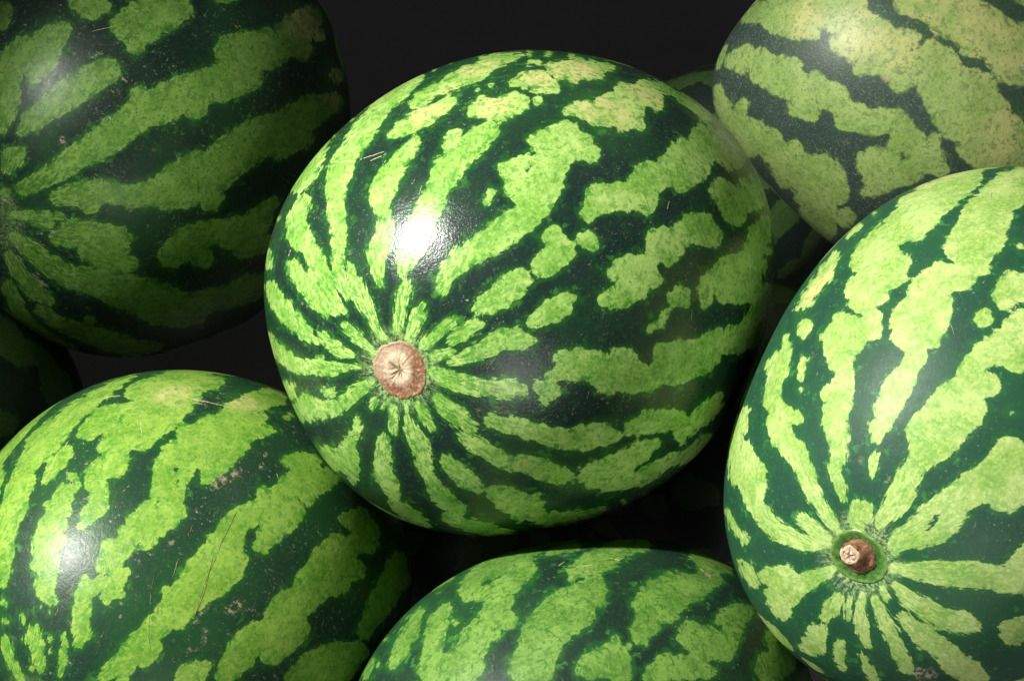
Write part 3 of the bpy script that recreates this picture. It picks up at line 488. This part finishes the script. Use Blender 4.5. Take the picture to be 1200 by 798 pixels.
 'lumps': [(28.9,48.5,0.0042),(20.2,42.0,0.001),(12.7,34.6,-0.0004),(5.3,25.9,0.0033),(-2.0,16.1,0.0067),(-9.5,5.3,-0.0057),(-19.7,-8.4,-0.0302),(-29.8,-19.5,-0.0135),(-38.4,-27.0,0.015),(-46.8,-32.7,0.0285),(-57.2,-38.1,0.0199),(-71.4,-42.8,-0.0112),(-81.7,-44.6,-0.0299)],
 'patch': [
  [(-1.9,16.7,1.5),(2.3,22.2,2.5),(5.2,25.8,1.9)],  [(-4.6,37.8,2.1),(-5.8,39.4,3.0),(-8.9,45.0,5.1),(-10.6,50.9,5.5),(-10.7,55.2,3.8)],
  [(5.9,37.2,0.8),(10.1,43.9,1.5),(12.2,49.6,2.1),(14.8,53.6,2.5)],  [(3.6,53.9,2.1)],
  [(-21.2,11.5,3.2),(-19.3,16.1,6.3),(-19.4,21.0,6.3),(-16.9,26.1,5.9),(-21.8,32.6,7.0)],
  [(-26.7,32.7,5.5),(-32.2,32.1,5.1),(-32.8,27.8,7.0),(-29.9,21.3,7.0),(-25.2,16.8,4.2)],
  [(-36.8,32.7,8.0),(-41.8,39.1,7.0),(-42.9,43.2,8.9),(-45.8,48.2,8.9),(-43.5,52.0,8.0),(-35.5,54.8,7.0),(-30.1,51.0,5.9),(-22.5,44.0,6.8),(-19.6,39.1,3.4)],
  [(-44.7,36.3,7.0)],  [(-29.7,42.3,2.5)],  [(-51.5,48.6,6.3),(-51.1,51.9,7.0)],  [(-45.5,40.0,5.3)],
  [(-29.1,5.5,3.0),(-27.9,8.1,4.2),(-26.8,12.1,2.7)],  [(-37.7,-8.3,4.2),(-38.2,-0.5,5.9),(-41.0,5.3,7.6),(-41.7,11.5,7.0),(-43.0,16.9,4.2)],
  [(-46.1,12.5,4.2)],  [(-51.6,16.2,7.0),(-51.2,20.1,7.0),(-50.5,24.8,7.0),(-52.1,28.8,7.0),(-54.6,33.2,8.0),(-59.1,36.4,9.1),(-64.0,40.5,9.1)],
  [(-56.6,23.3,9.1),(-57.6,27.8,7.6),(-61.0,33.0,7.0),(-66.1,37.6,8.5)],  [(-55.3,18.5,5.9)],  [(-60.0,41.8,3.0)],
  [(-46.0,-18.0,4.2),(-51.8,-18.3,8.9),(-52.6,-23.8,3.8)],
  [(-57.6,-13.1,6.3),(-61.2,-4.9,7.6),(-59.6,-1.3,8.0),(-59.0,2.9,8.0),(-60.6,8.3,7.6),(-66.6,12.0,8.0),(-69.9,15.8,5.9)],
  [(-63.5,2.6,7.6),(-66.7,6.9,5.9)],  [(-60.7,11.1,3.8)],  [(-69.0,21.1,3.8),(-73.1,23.9,9.7),(-72.4,28.2,8.0)],  [(-71.2,19.4,3.0)],
  [(-76.8,23.7,7.0)],  [(-72.8,30.7,4.2)],  [(-71.8,-4.8,3.8),(-71.2,-9.1,7.0),(-70.5,-14.1,5.5)],
  [(-74.6,-7.5,5.9),(-79.1,-1.6,7.6),(-77.4,1.0,8.9),(-74.1,4.8,8.0)],  [(-74.2,8.0,3.0)],
  [(-78.8,4.0,5.9),(-81.7,8.6,7.0),(-79.9,13.8,8.0),(-80.5,17.8,5.9)],  [(-83.7,5.3,4.6)],  [(-78.1,-20.1,3.8),(-84.6,-21.3,8.0),(-86.6,-14.1,9.1)],
  [(-82.9,-31.1,4.6)],],
 'yellow': [],
 'scar': [
  [(-44.6,14.1,2.1)],  [(-56.7,-12.5,3.8)],  [(-63.2,-1.0,2.1)],],
 'scratch': [
  [0.41,(-37.08,16.6),(-36.43,14.45)],  [0.41,(-41.02,14.36),(-42.66,11.08)],  [0.41,(-42.28,5.71),(-44.51,4.55)],
  [0.41,(-54.0,-12.11),(-58.37,-12.42)],  [0.34,(-57.03,-10.17),(-55.79,-16.84)],],
},
'upright': {
 'center': [0.2719,0.156,-0.95],
 'rot': [[0.21766,-0.51434,0.8295],[-0.00582,-0.85055,-0.52586],[0.97601,0.10963,-0.18812]],
 'semi': [0.1161,0.1078,0.1392],
 'eye': [0.8689,0.3766,-0.3222],
 'lumps': [(-173.2,-80.2,-0.0589),(146.5,-73.3,-0.0502),(130.3,-62.1,0.0153),(123.4,-51.7,0.0782),(119.3,-41.8,0.0797),(115.2,-26.0,-0.0284),(113.3,-18.4,-0.0623),(111.5,-11.4,-0.0536),(109.0,-2.8,0.004),(107.0,3.8,0.0594)],
 'patch': [
  [(99.2,-80.4,4.1),(43.4,-74.1,7.4),(33.1,-64.5,9.5),(27.8,-56.4,9.5),(25.4,-50.5,5.0)],
  [(27.4,-70.5,6.8),(22.7,-60.6,8.6),(19.5,-54.8,9.7),(12.8,-49.2,9.7),(9.0,-46.4,8.6),(4.0,-44.2,6.3)],  [(18.0,-45.7,5.0)],
  [(86.3,-63.0,5.4),(69.0,-63.0,5.0),(73.5,-59.5,5.0)],
  [(76.5,-60.6,5.4),(57.6,-56.8,7.4),(57.4,-52.0,9.5),(51.2,-45.7,10.4),(47.2,-41.0,9.7),(52.3,-38.1,8.1),(51.4,-34.8,4.5)],  [(65.8,-53.8,4.5)],
  [(47.8,-49.9,7.4),(43.5,-48.1,5.0)],  [(41.3,-39.7,7.2),(43.1,-36.0,8.1),(37.9,-33.4,5.0)],
  [(105.2,-54.8,2.7),(102.3,-51.0,4.5),(99.7,-46.2,5.9),(89.9,-42.7,8.6),(81.4,-38.3,9.0),(78.9,-33.6,8.6),(75.5,-29.9,8.1),(77.4,-26.0,8.1),(74.5,-21.1,9.7),(78.6,-13.8,9.5),(83.9,-8.4,7.4)],
  [(86.9,-47.2,4.1),(82.7,-48.5,4.1)],  [(74.3,-36.6,5.6)],  [(67.9,-30.6,5.0)],
  [(69.9,-25.3,9.0),(63.5,-19.6,9.5),(67.3,-14.7,8.6),(74.3,-15.0,9.0)],  [(60.1,-23.1,3.6)],  [(73.8,-7.1,5.9)],  [(91.4,-3.6,3.2)],
  [(58.5,-9.9,3.2)],  [(21.0,-40.9,9.5),(13.4,-39.4,10.4),(11.5,-35.3,8.6),(12.8,-29.9,8.6),(9.3,-27.4,7.2)],
  [(18.3,-38.0,9.0),(17.2,-33.5,10.2),(19.9,-27.3,8.6),(15.2,-25.0,8.6)],  [(25.5,-33.2,5.0)],  [(23.1,-31.4,6.3)],
  [(22.3,-23.5,6.3),(18.3,-21.9,7.2)],  [(23.8,-37.3,4.1)],
  [(43.3,-27.6,7.2),(41.5,-24.4,6.3),(36.8,-21.1,8.6),(32.8,-18.1,7.4),(34.4,-15.0,8.1),(34.8,-10.8,7.4),(37.5,-7.4,8.1),(35.9,-4.5,8.6),(36.6,-1.0,4.1)],
  [(38.6,-13.7,5.9)],  [(49.2,-17.4,3.6),(49.9,-14.2,8.6),(51.3,-10.1,9.0),(48.7,-8.8,8.1),(44.4,-7.1,8.1),(40.5,-6.3,7.7)],
  [(46.6,-15.5,6.3),(44.0,-12.0,6.8)],  [(55.5,-9.3,4.5)],  [(30.2,-7.4,3.6)],  [(80.2,-17.9,8.1),(91.0,-5.0,6.3)],
  [(95.6,-40.2,3.6),(93.6,-35.9,4.5)],  [(84.0,-29.2,3.6),(86.4,-23.9,3.6)],  [(40.5,-34.1,9.0),(40.7,-29.3,6.8),(38.5,-26.3,5.4)],
  [(89.9,-13.0,5.0),(93.2,-7.7,5.0)],  [(8.1,-21.1,7.4),(13.4,-18.5,9.7),(17.9,-15.1,9.7),(21.0,-10.4,9.7),(23.3,-6.0,9.7)],
  [(7.7,-17.6,6.3),(11.5,-14.8,8.6),(14.6,-11.3,10.4)],  [(9.4,-9.4,7.4),(15.6,-6.9,12.4),(19.9,-2.2,12.4),(20.8,2.4,12.4),(15.1,4.9,9.5)],
  [(8.4,-6.1,7.2),(10.9,-2.8,6.3),(12.9,0.4,8.6)],  [(25.4,1.4,9.7),(24.9,6.3,9.7),(20.5,8.6,9.7),(19.1,13.3,7.4)],  [(13.7,9.5,6.8)],
  [(-2.3,-33.3,6.3),(-4.2,-29.6,8.6),(-7.2,-25.3,10.4),(-3.8,-22.4,10.4),(-4.4,-17.4,10.4),(-4.3,-12.0,10.4),(-3.5,-7.0,10.4),(-3.3,-3.0,9.5)],
  [(-8.6,-19.7,10.8),(-9.8,-14.8,10.8),(-8.3,-8.8,10.8),(-8.2,-3.1,10.4)],  [(-0.2,-13.9,6.8)],  [(0.6,-3.2,6.8),(-0.9,0.6,5.6)],  [(-13.9,-4.0,5.4)],],
 'yellow': [(15.0,-37.6,18.1),(14.1,-28.3,13.5),(-7.2,-25.3,20.3),(-7.7,-14.1,22.6),(-5.1,-6.7,20.3),(21.9,-55.0,13.5),(16.6,5.9,18.1)],
 'scar': [
  [(73.7,-16.6,2.3)],  [(33.7,-51.5,1.4)],  [(73.7,-42.1,1.8)],  [(23.1,-26.5,4.5)],  [(23.9,-33.0,2.3)],  [(49.3,-23.5,2.7)],],
 'scratch': [
  [0.48,(41.31,-63.63),(38.89,-65.0)],],
},
}

KAPPA = 6.0

def dirs(lon, lat):
    lo, la = np.radians(lon), np.radians(lat)
    return np.stack([np.cos(la) * np.cos(lo), np.cos(la) * np.sin(lo), np.sin(la)], -1)

class Body:
    def __init__(self, semi, lumps, dimple, noise_seed):
        self.semi = np.array(semi); l = np.array(lumps).reshape(-1, 3)
        self.ld, self.la = dirs(l[:, 0], l[:, 1]), l[:, 2]
        self.dimple = dimple
        r = np.random.RandomState(noise_seed)
        v = r.normal(size=(22, 3)); self.wd = v / np.linalg.norm(v, axis=1)[:, None]; self.wa = r.uniform(-0.0055, 0.0055, 22)
    def pos(self, d):
        s = 1 + np.exp(KAPPA * (d @ self.ld.T - 1)) @ self.la + np.exp(14 * (d @ self.wd.T - 1)) @ self.wa
        ang = np.degrees(np.arccos(np.clip(d[:, 2], -1, 1)))
        dep, w = self.dimple
        s = s - dep * np.exp(-(ang / w) ** 2) - 0.012 * np.exp(-((180 - ang) / 5.0) ** 2)
        return d * self.semi * s[:, None]

def stripes(rng, traced, n, rmax):
    """Light stripes pole to pole for the skin that carries no traced patches."""
    out = []
    tr = dirs(traced[:, 0], traced[:, 1]) if len(traced) else np.zeros((0, 3))
    off = rng.uniform(0, 360)
    for i in range(n):
        lon = off + 360.0 * i / n + rng.uniform(-5, 5); chain = []; gap = 0
        lat = 80.0
        while lat > -84:
            w = math.cos(math.radians(lat)) ** 0.7
            gap -= 1
            if rng.random() < 0.06: gap = 1
            dvec = dirs(np.array([lon]), np.array([lat]))
            free = len(tr) == 0 or (dvec @ tr.T).max() < math.cos(math.radians(10))
            if gap > 0 or not free:
                if len(chain): out.append(chain); chain = []
            else:
                chain.append((lon + rng.uniform(-4.5, 4.5), lat, rmax * w * rng.uniform(0.5, 1.0)))
            lat -= rng.uniform(4.0, 7.0)
        if chain: out.append(chain)
    return out

def field(P, chains, body, eye, clampv):
    """Signed distance in mm from skin points P to the union of tapered blotch chains (flattened towards eye, the side they were drawn from)."""
    eye = np.array(eye, np.float32); D = float(np.linalg.norm(eye)); g = eye / max(D, 1e-6)
    def q(x):
        if D == 0: return x * 1000.0
        v = eye - x; t = v @ g
        return ((t[:, None] * g - v) * (D / t)[:, None] - 0.08 * (t - D)[:, None] * g) * 1000.0
    Q = q(P.astype(np.float32)).astype(np.float32)
    best = np.full(len(Q), 1e3, np.float32)
    for ch in chains:
        a = np.array([c[:3] for c in ch], float)
        C = q(body.pos(dirs(a[:, 0], a[:, 1])).astype(np.float32)); R = a[:, 2]
        lo = C.min(0) - R.max() - clampv; hi = C.max(0) + R.max() + clampv
        idx = np.nonzero(((Q > lo) & (Q < hi)).all(1))[0]
        if not len(idx): continue
        X = Q[idx]; b = best[idx]
        for i in range(len(C)):
            b = np.minimum(b, np.linalg.norm(X - C[i], axis=1) - R[i])
            if i + 1 < len(C):
                ab = C[i + 1] - C[i]; L = float(ab @ ab)
                if 0 < L < (1.45 * (R[i] + R[i + 1]) + 4) ** 2:
                    t = np.clip((X - C[i]) @ ab / L, 0, 1)
                    b = np.minimum(b, np.linalg.norm(X - C[i] - t[:, None] * ab, axis=1) - (R[i] + t * (R[i + 1] - R[i])))
        best[idx] = b
    return np.clip(best, -clampv, clampv)

def sphere_grid(nu, nv):
    th = np.linspace(0, np.pi, nv + 1)[1:-1]; ph = np.arange(nu) * 2 * np.pi / nu
    T, Pp = np.meshgrid(th, ph, indexing='ij')
    d = np.stack([np.sin(T) * np.cos(Pp), np.sin(T) * np.sin(Pp), np.cos(T)], -1).reshape(-1, 3)
    d = np.vstack([d, [[0, 0, 1], [0, 0, -1]]])
    m = nv - 1
    i, j = np.meshgrid(np.arange(m - 1), np.arange(nu), indexing='ij')
    a = (i * nu + j).ravel(); b = (i * nu + (j + 1) % nu).ravel()
    quads = np.stack([a, a + nu, b + nu, b], 1)
    j = np.arange(nu); top, bot = m * nu, m * nu + 1
    tris = np.vstack([np.stack([np.full(nu, top), j, (j + 1) % nu], 1),
                      np.stack([np.full(nu, bot), (m - 1) * nu + (j + 1) % nu, (m - 1) * nu + j], 1)])
    return d, quads, tris

def mesh_np(name, V, quads, tris):
    me = bpy.data.meshes.new(name)
    nq, nt = len(quads), len(tris)
    me.vertices.add(len(V)); me.vertices.foreach_set('co', V.astype(np.float32).ravel())
    me.loops.add(nq * 4 + nt * 3)
    me.loops.foreach_set('vertex_index', np.concatenate([quads.ravel(), tris.ravel()]).astype(np.int32))
    me.polygons.add(nq + nt)
    me.polygons.foreach_set('loop_start', np.concatenate([np.arange(nq) * 4, nq * 4 + np.arange(nt) * 3]).astype(np.int32))
    me.polygons.foreach_set('loop_total', np.concatenate([np.full(nq, 4), np.full(nt, 3)]).astype(np.int32))
    me.polygons.foreach_set('use_smooth', np.ones(nq + nt, bool))
    me.update(calc_edges=True); me.validate()
    return me

def attr(me, name, vals):
    a = me.attributes.new(name, 'FLOAT', 'POINT'); a.data.foreach_set('value', np.asarray(vals, np.float32))

def link(name, me, mat, parent, local):
    o = bpy.data.objects.new(name, me); me.materials.append(mat); col.objects.link(o)
    o.parent = parent; o.matrix_local = local
    return o

def polar(name, nr, na, rad_fn, h_fn, ray_fn=None, close=True):
    """A round face: rings from the middle out to the rim, heights from h_fn(r, angle)."""
    V = [(0, 0, float(h_fn(0.0, 0.0)))]; rr = [0.0]; ry = [1.0 if ray_fn is None else ray_fn(0.0, 0.0)]
    for i in range(1, nr + 1):
        for j in range(na):
            t = 2 * math.pi * j / na; r = i / nr; R = rad_fn(r, t)
            V.append((R * math.cos(t), R * math.sin(t), h_fn(r, t))); rr.append(r); ry.append(1.0 if ray_fn is None else ray_fn(r, t))
    q = [((i - 1) * na + 1 + j, i * na + 1 + j, i * na + 1 + (j + 1) % na, (i - 1) * na + 1 + (j + 1) % na) for i in range(1, nr) for j in range(na)]
    t3 = [(0, 1 + j, 1 + (j + 1) % na) for j in range(na)]
    me = mesh_np(name, np.array(V), np.array(q), np.array(t3))
    attr(me, 'rad', rr); attr(me, 'ray', ry)
    return me

MAT = dict(cork=cork_material(), stump=stump_material(), cut=cut_material(), dish=dish_material(), scratch=scratch_material())

def wob(seed, k=5):
    r = random.Random(seed); c = [(r.uniform(-1, 1), r.uniform(0, 6.28)) for _ in range(k)]
    return lambda t: sum(a * math.cos((i + 2) * t + b) / (i + 1.6) for i, (a, b) in enumerate(c))

def skin_height(body, R):
    """Height of the rind (own frame) under a point R*r from the stem axis."""
    rs = np.linspace(0, 1.15, 40); a = np.arcsin(np.clip(R * rs / body.semi[:2].mean(), 0, 0.9))
    z = body.pos(np.stack([np.sin(a), np.zeros(40), np.cos(a)], 1))[:, 2]
    return lambda r: float(np.interp(r, rs, z))

def add_scar_stem(root, frame, body, R, seed):
    """Dry corky scar where the stalk dropped off: domed disc, radial wrinkles, split middle."""
    w = wob(seed); rays = random.Random(seed + 1); skin = skin_height(body, R)
    cracks = [(rays.uniform(0, 6.28), rays.uniform(0.15, 0.62), rays.uniform(0.03, 0.09)) for _ in range(13)]
    def ray(r, t):
        v = 1.0
        for a, L, wd in cracks:
            dt = abs((t - a + math.pi) % (2 * math.pi) - math.pi) * max(r, 0.05)
            if r < L: v = min(v, dt / (wd * (1.05 - r / L) + 1e-4))
        return min(1.0, max(0.0, v))
    def rad(r, t): return R * r * (1 + 0.06 * w(t) * r + (0.022 * math.sin(19 * t + 15 * w(t)) + 0.035 * math.sin(7 * t + 8 * w(t))) * r ** 4)
    def h(r, t):
        base = skin(r) + 0.0001 + 0.0007 * (1 - r * r) + 0.0007 * math.exp(-((r - 0.40) / 0.16) ** 2) + 0.0005 * math.exp(-((r - 0.93) / 0.05) ** 2)
        wr = (0.00016 * math.sin(13 * t + 6 * w(t)) + 0.00014 * math.sin(29 * t + 9 * w(t) + 8 * r)) * r * (1 - r) * 4
        if r > 0.999: base = skin(1.0) - 0.0008
        return base + wr - 0.0011 * (1 - ray(r, t)) * (1 - r)
    link('stem_scar', polar('stem_scar', 26, 96, rad, h, ray), MAT['cork'], root, frame)

def add_stump_stem(root, frame, body, R, seed, lean):
    """Green ring with a short brown stump of the stalk."""
    w = wob(seed); w2 = wob(seed + 5); skin = skin_height(body, R); top = skin(0.0)
    def rad(r, t): return R * r * (1 + 0.07 * w(t) * r + 0.025 * math.sin(13 * t + 6 * w2(t)) * r ** 4)
    def h(r, t):
        if r > 0.999: return skin(1.0) - 0.0008
        return skin(r) + 0.0004 + 0.00025 * math.exp(-((r - 0.90) / 0.07) ** 2) + 0.00012 * math.sin(9 * t + 3 * w2(t)) * r
    dish = link('stem_ring', polar('stem_ring', 24, 72, rad, h), MAT['dish'], root, frame)
    # stump: collar, waist, worn top
    prof = [(0.62, -0.001), (0.61, 0.0012), (0.56, 0.0022), (0.50, 0.0024), (0.44, 0.0034), (0.41, 0.0046), (0.39, 0.0056), (0.35, 0.0062)]
    na = 40; V = []
    for k, (pr, z) in enumerate(prof):
        for j in range(na):
            t = 2 * math.pi * j / na
            f = 1 + 0.10 * w2(t) + 0.05 * math.sin(11 * t + k * 0.8) * (0.6 if k < 4 else 1.0)
            V.append((R * pr * f * math.cos(t) + lean[0] * z, R * pr * f * math.sin(t) + lean[1] * z, z + 0.0004 * math.sin(5 * t + k)))
    q = [(k * na + j, k * na + (j + 1) % na, (k + 1) * na + (j + 1) % na, (k + 1) * na + j) for k in range(len(prof) - 1) for j in range(na)]
    me = mesh_np('stem', np.array(V), np.array(q), np.zeros((0, 3), int))
    fr = frame @ Matrix.Translation((0, 0, top + 0.0006))
    st = link('stem', me, MAT['stump'], root, fr)
    rays = random.Random(seed + 9); cr = [(rays.uniform(0, 6.28), rays.uniform(0.3, 0.8), 0.10) for _ in range(8)]
    def ray(r, t):
        v = min(1.0, abs(r - 0.55 - 0.12 * w(t)) / 0.09 + (0.45 if math.sin(2 * t + seed) > 0.2 else 0.0))
        for a, L, wd in cr:
            dt = abs((t - a + math.pi) % (2 * math.pi) - math.pi) * max(r, 0.05)
            if r < L: v = min(v, dt / wd)
        return max(0.0, v)
    def crad(r, t): return R * 0.36 * r * (1 + 0.10 * w2(t) + 0.03 * math.sin(11 * t + 5.6))
    me = polar('stem_cut', 12, 40, crad, lambda r, t: 0.0006 * (1 - r * r) - 0.0007 * (1 - ray(r, t)) - (0.0006 if r > 0.99 else 0), ray)
    link('stem_cut', me, MAT['cut'], st, Matrix.Translation((lean[0] * 0.0062, lean[1] * 0.0062, 0.0062)))

def add_scratches(root, frame, body, rows):
    V, q = [], []
    for k, row in enumerate(rows):
        w = row[0] / 2000.0; pts = np.array(row[1:], float)
        seg = []
        for i in range(len(pts) - 1):
            n = 8
            for s in range(n): seg.append(pts[i] + (pts[i + 1] - pts[i]) * s / n)
        seg.append(pts[-1]); seg = np.array(seg)
        d = dirs(seg[:, 0], seg[:, 1]); X = body.pos(d); nrm = d / body.semi; nrm /= np.linalg.norm(nrm, axis=1)[:, None]
        tan = np.gradient(X, axis=0); sd = np.cross(tan, nrm); sd /= np.linalg.norm(sd, axis=1)[:, None] + 1e-9
        r = random.Random(k); n = len(X); b0 = len(V)
        for i in range(n):
            u = i / (n - 1); ww = w * (0.25 + 0.75 * math.sin(math.pi * min(max(u, 0.04), 0.96)) ** 0.6) * r.uniform(0.45, 1.2)
            off = sd[i] * w * r.uniform(-0.5, 0.5)
            V += [X[i] + off - sd[i] * ww - nrm[i] * 0.0003, X[i] + off + nrm[i] * 0.00022, X[i] + off + sd[i] * ww - nrm[i] * 0.0003]
        for i in range(n - 1):
            if r.random() < 0.10: continue
            a = b0 + i * 3
            q += [(a, a + 1, a + 4, a + 3), (a + 1, a + 2, a + 5, a + 4)]
    o = link('scratches', mesh_np('scratches', np.array(V), np.array(q), np.zeros((0, 3), int)), MAT['scratch'], root, frame)
    o['kind'] = 'stuff'

def melon(key, e, label, mat, nu, nv, stem, seed, n_stripes=12):
    c = CAM @ Vector(e['center'])
    R = Matrix([list(r) for r in e['rot']]).to_4x4()
    W = Matrix.Translation(c) @ CAM.to_3x3().to_4x4() @ R
    dimple = dict(scar=(0.016, 7.5), stump=(0.022, 6.0)).get(stem[0], (0.0, 5.0))
    body = Body(e['semi'], e.get('lumps', [(0, 0, 0)]), dimple, seed)
    d, quads, tris = sphere_grid(nu, nv)
    P = body.pos(d)
    world = np.array(W)
    low = (P @ world[:3, :3].T + world[:3, 3])[:, 2].min()
    root = bpy.data.objects.new('watermelon', None); col.objects.link(root)
    root.empty_display_size = 0.05
    root.location = (c.x, c.y, low)
    root['label'] = label; root['category'] = 'watermelon'; root['group'] = 'watermelons heaped on the stall'
    local = Matrix.Translation(root.location).inverted() @ W
    rng = random.Random(seed)
    chains = [list(ch) for ch in e.get('patch', [])]
    tr = np.array([c3 for ch in chains for c3 in ch], float).reshape(-1, 3)
    extra = stripes(rng, tr, n_stripes, 15.0)
    F1 = field(P, chains, body, e.get('eye', (0, 0, 0)), 14.0)
    F2 = field(P, extra, body, (0, 0, 0), 14.0)
    me = mesh_np('rind', P, quads, tris)
    attr(me, 'patch', np.minimum(F1, F2))
    attr(me, 'scar', field(P, [list(s) for s in e.get('scar', [])], body, e.get('eye', (0, 0, 0)), 10.0))
    y = np.zeros(len(P))
    for lo, la, r in e.get('yellow', []):
        yc = body.pos(dirs(np.array([lo]), np.array([la])))[0]
        y = np.maximum(y, np.exp(-(np.linalg.norm(P - yc, axis=1) * 1000 / (r * 0.95)) ** 2))
    attr(me, 'yellow', np.clip(y * 1.5, 0, 1))
    attr(me, 'pole', np.degrees(np.arccos(np.clip(d[:, 2], -1, 1))))
    link('rind', me, mat, root, local)
    if stem[0] == 'scar': add_scar_stem(root, local, body, stem[1], seed)
    elif stem[0] == 'stump': add_stump_stem(root, local, body, stem[1], seed, stem[2])
    if e.get('scratch'): add_scratches(root, local, body, e['scratch'])
    return root

# ---------------------------------------------------------------- the setting
fl = bpy.data.meshes.new('stall_floor')
n = 48; S = 6.0
vs = []
for i in range(n + 1):
    for j in range(n + 1):
        x, y = -S / 2 + S * j / n, -S / 2 + S * i / n + 1.0
        vs.append((x, y, 0.004 * math.sin(x * 7.0 + 2 * math.sin(y * 3)) * math.sin(y * 5.0) - 0.004))
fl.from_pydata(vs, [], [(i * (n + 1) + j, i * (n + 1) + j + 1, (i + 1) * (n + 1) + j + 1, (i + 1) * (n + 1) + j) for i in range(n) for j in range(n)])
for poly in fl.polygons: poly.use_smooth = True
flo = bpy.data.objects.new('stall_floor', fl); col.objects.link(flo)
fl.materials.append(floor_material()); flo['kind'] = 'structure'

# ---------------------------------------------------------------- the heap
melon('center', MELONS['center'], 'glossy striped watermelon facing out with a round tan stem scar, on top of the heap',
      rind_material('rind_top_melon', light=(0.35, 0.53, 0.135), deep=(0.165, 0.36, 0.045), dark=(0.0065, 0.021, 0.017), rough=0.23, seed=1.3, wear=0.8, micro=0.75, spec=0.36, bias=0.2, midgreen=0.35), 640, 440, ('scar', 0.0138), 11)
melon('right', MELONS['right'], 'pale striped watermelon with a short brown stem stump set in a green ring',
      rind_material('rind_stump_melon', light=(0.40, 0.53, 0.165), deep=(0.22, 0.38, 0.065), fringe=(0.014, 0.105, 0.025), dark=(0.009, 0.055, 0.030), rough=0.50, spec=0.3, seed=2.9, wear=0.4, collar=0.6, flecks=0.6, bias=0.0, midgreen=0.8), 560, 400, ('stump', 0.0125, (-0.45, 0.30)), 23)
melon('botleft', MELONS['botleft'], 'scratched watermelon with broad pale bands and long dry scrapes across its skin',
      rind_material('rind_scratched_melon', light=(0.24, 0.40, 0.055), deep=(0.135, 0.285, 0.025), dark=(0.008, 0.034, 0.018), rough=0.36, seed=5.1, wear=1.2, spec=0.30, streaky=0.6, micro=0.6, bias=0.3, midgreen=0.8), 560, 400, ('scar', 0.010), 37)
melon('bottom', MELONS['bottom'], 'watermelon with finely veined pale patches lying between the scratched one and the stumped one',
      rind_material('rind_veined_melon', light=(0.145, 0.27, 0.046), deep=(0.080, 0.185, 0.022), rough=0.48, spec=0.22, seed=7.7, wear=0.35, veins=0.9, fdark=0.55, bias=-0.5, midgreen=0.5), 480, 340, ('scar', 0.010), 41)
melon('upleft', MELONS['upleft'], 'dim large watermelon with narrow dark stripes gathering at its side, half in shade',
      rind_material('rind_dim_melon', light=(0.17, 0.32, 0.055), deep=(0.10, 0.235, 0.028), rough=0.40, spec=0.32, seed=9.2, wear=1.3, bias=-0.2, fdark=0.5, streaky=0.9), 520, 360, ('scar', 0.0035), 53)
melon('upright', MELONS['upright'], 'dull yellowish watermelon with dusty speckled skin and slanting grey-green stripes',
      rind_material('rind_dusty_melon', light=(0.28, 0.40, 0.11), deep=(0.18, 0.31, 0.06), fringe=(0.034, 0.078, 0.036), dark=(0.026, 0.043, 0.038), rough=0.47, dust=1.0, seed=12.4, wear=0.9, grain=0.6, bias=1.1, streaky=0.15, ripe=0.7, soft=1.1, micro=0.7), 480, 340, ('scar', 0.010), 67)

def rot_to(axis):
    z = Vector(axis).normalized(); x = Vector((0, 1, 0.01)).cross(z).normalized(); y = z.cross(x)
    return [[x[i], y[i], z[i]] for i in range(3)]
under = rind_material('rind_shade_darkened_melon', light=(0.05, 0.105, 0.022), deep=(0.035, 0.085, 0.016), fringe=(0.008, 0.035, 0.008), rough=0.5, seed=15.0, wear=0.2)  # rind colours darkened to stand in for shade deep in the gaps
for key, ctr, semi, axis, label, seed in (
        ('a', (-0.405, -0.055, -0.965), (0.108, 0.110, 0.118), (-0.4, 0.5, 0.6), 'watermelon with shade-darkened rind colour, low in the heap beside the scratched one', 71),
        ('b', (0.168, 0.112, -1.125), (0.104, 0.104, 0.112), (0.6, 0.3, 0.5), 'watermelon with shade-darkened rind colour, peeping out behind the dusty yellowish one', 73),
        ('c', (-0.035, -0.140, -0.965), (0.090, 0.090, 0.097), (0.3, 0.9, 0.2), 'watermelon with shade-darkened rind colour, in the gap between the scratched one and the veined one', 80),
        ('d', (0.150, -0.073, -0.97), (0.118, 0.118, 0.126), (0.8, 0.2, -0.3), 'watermelon with shade-darkened rind colour, in the gap under the one with the brown stump', 83)):
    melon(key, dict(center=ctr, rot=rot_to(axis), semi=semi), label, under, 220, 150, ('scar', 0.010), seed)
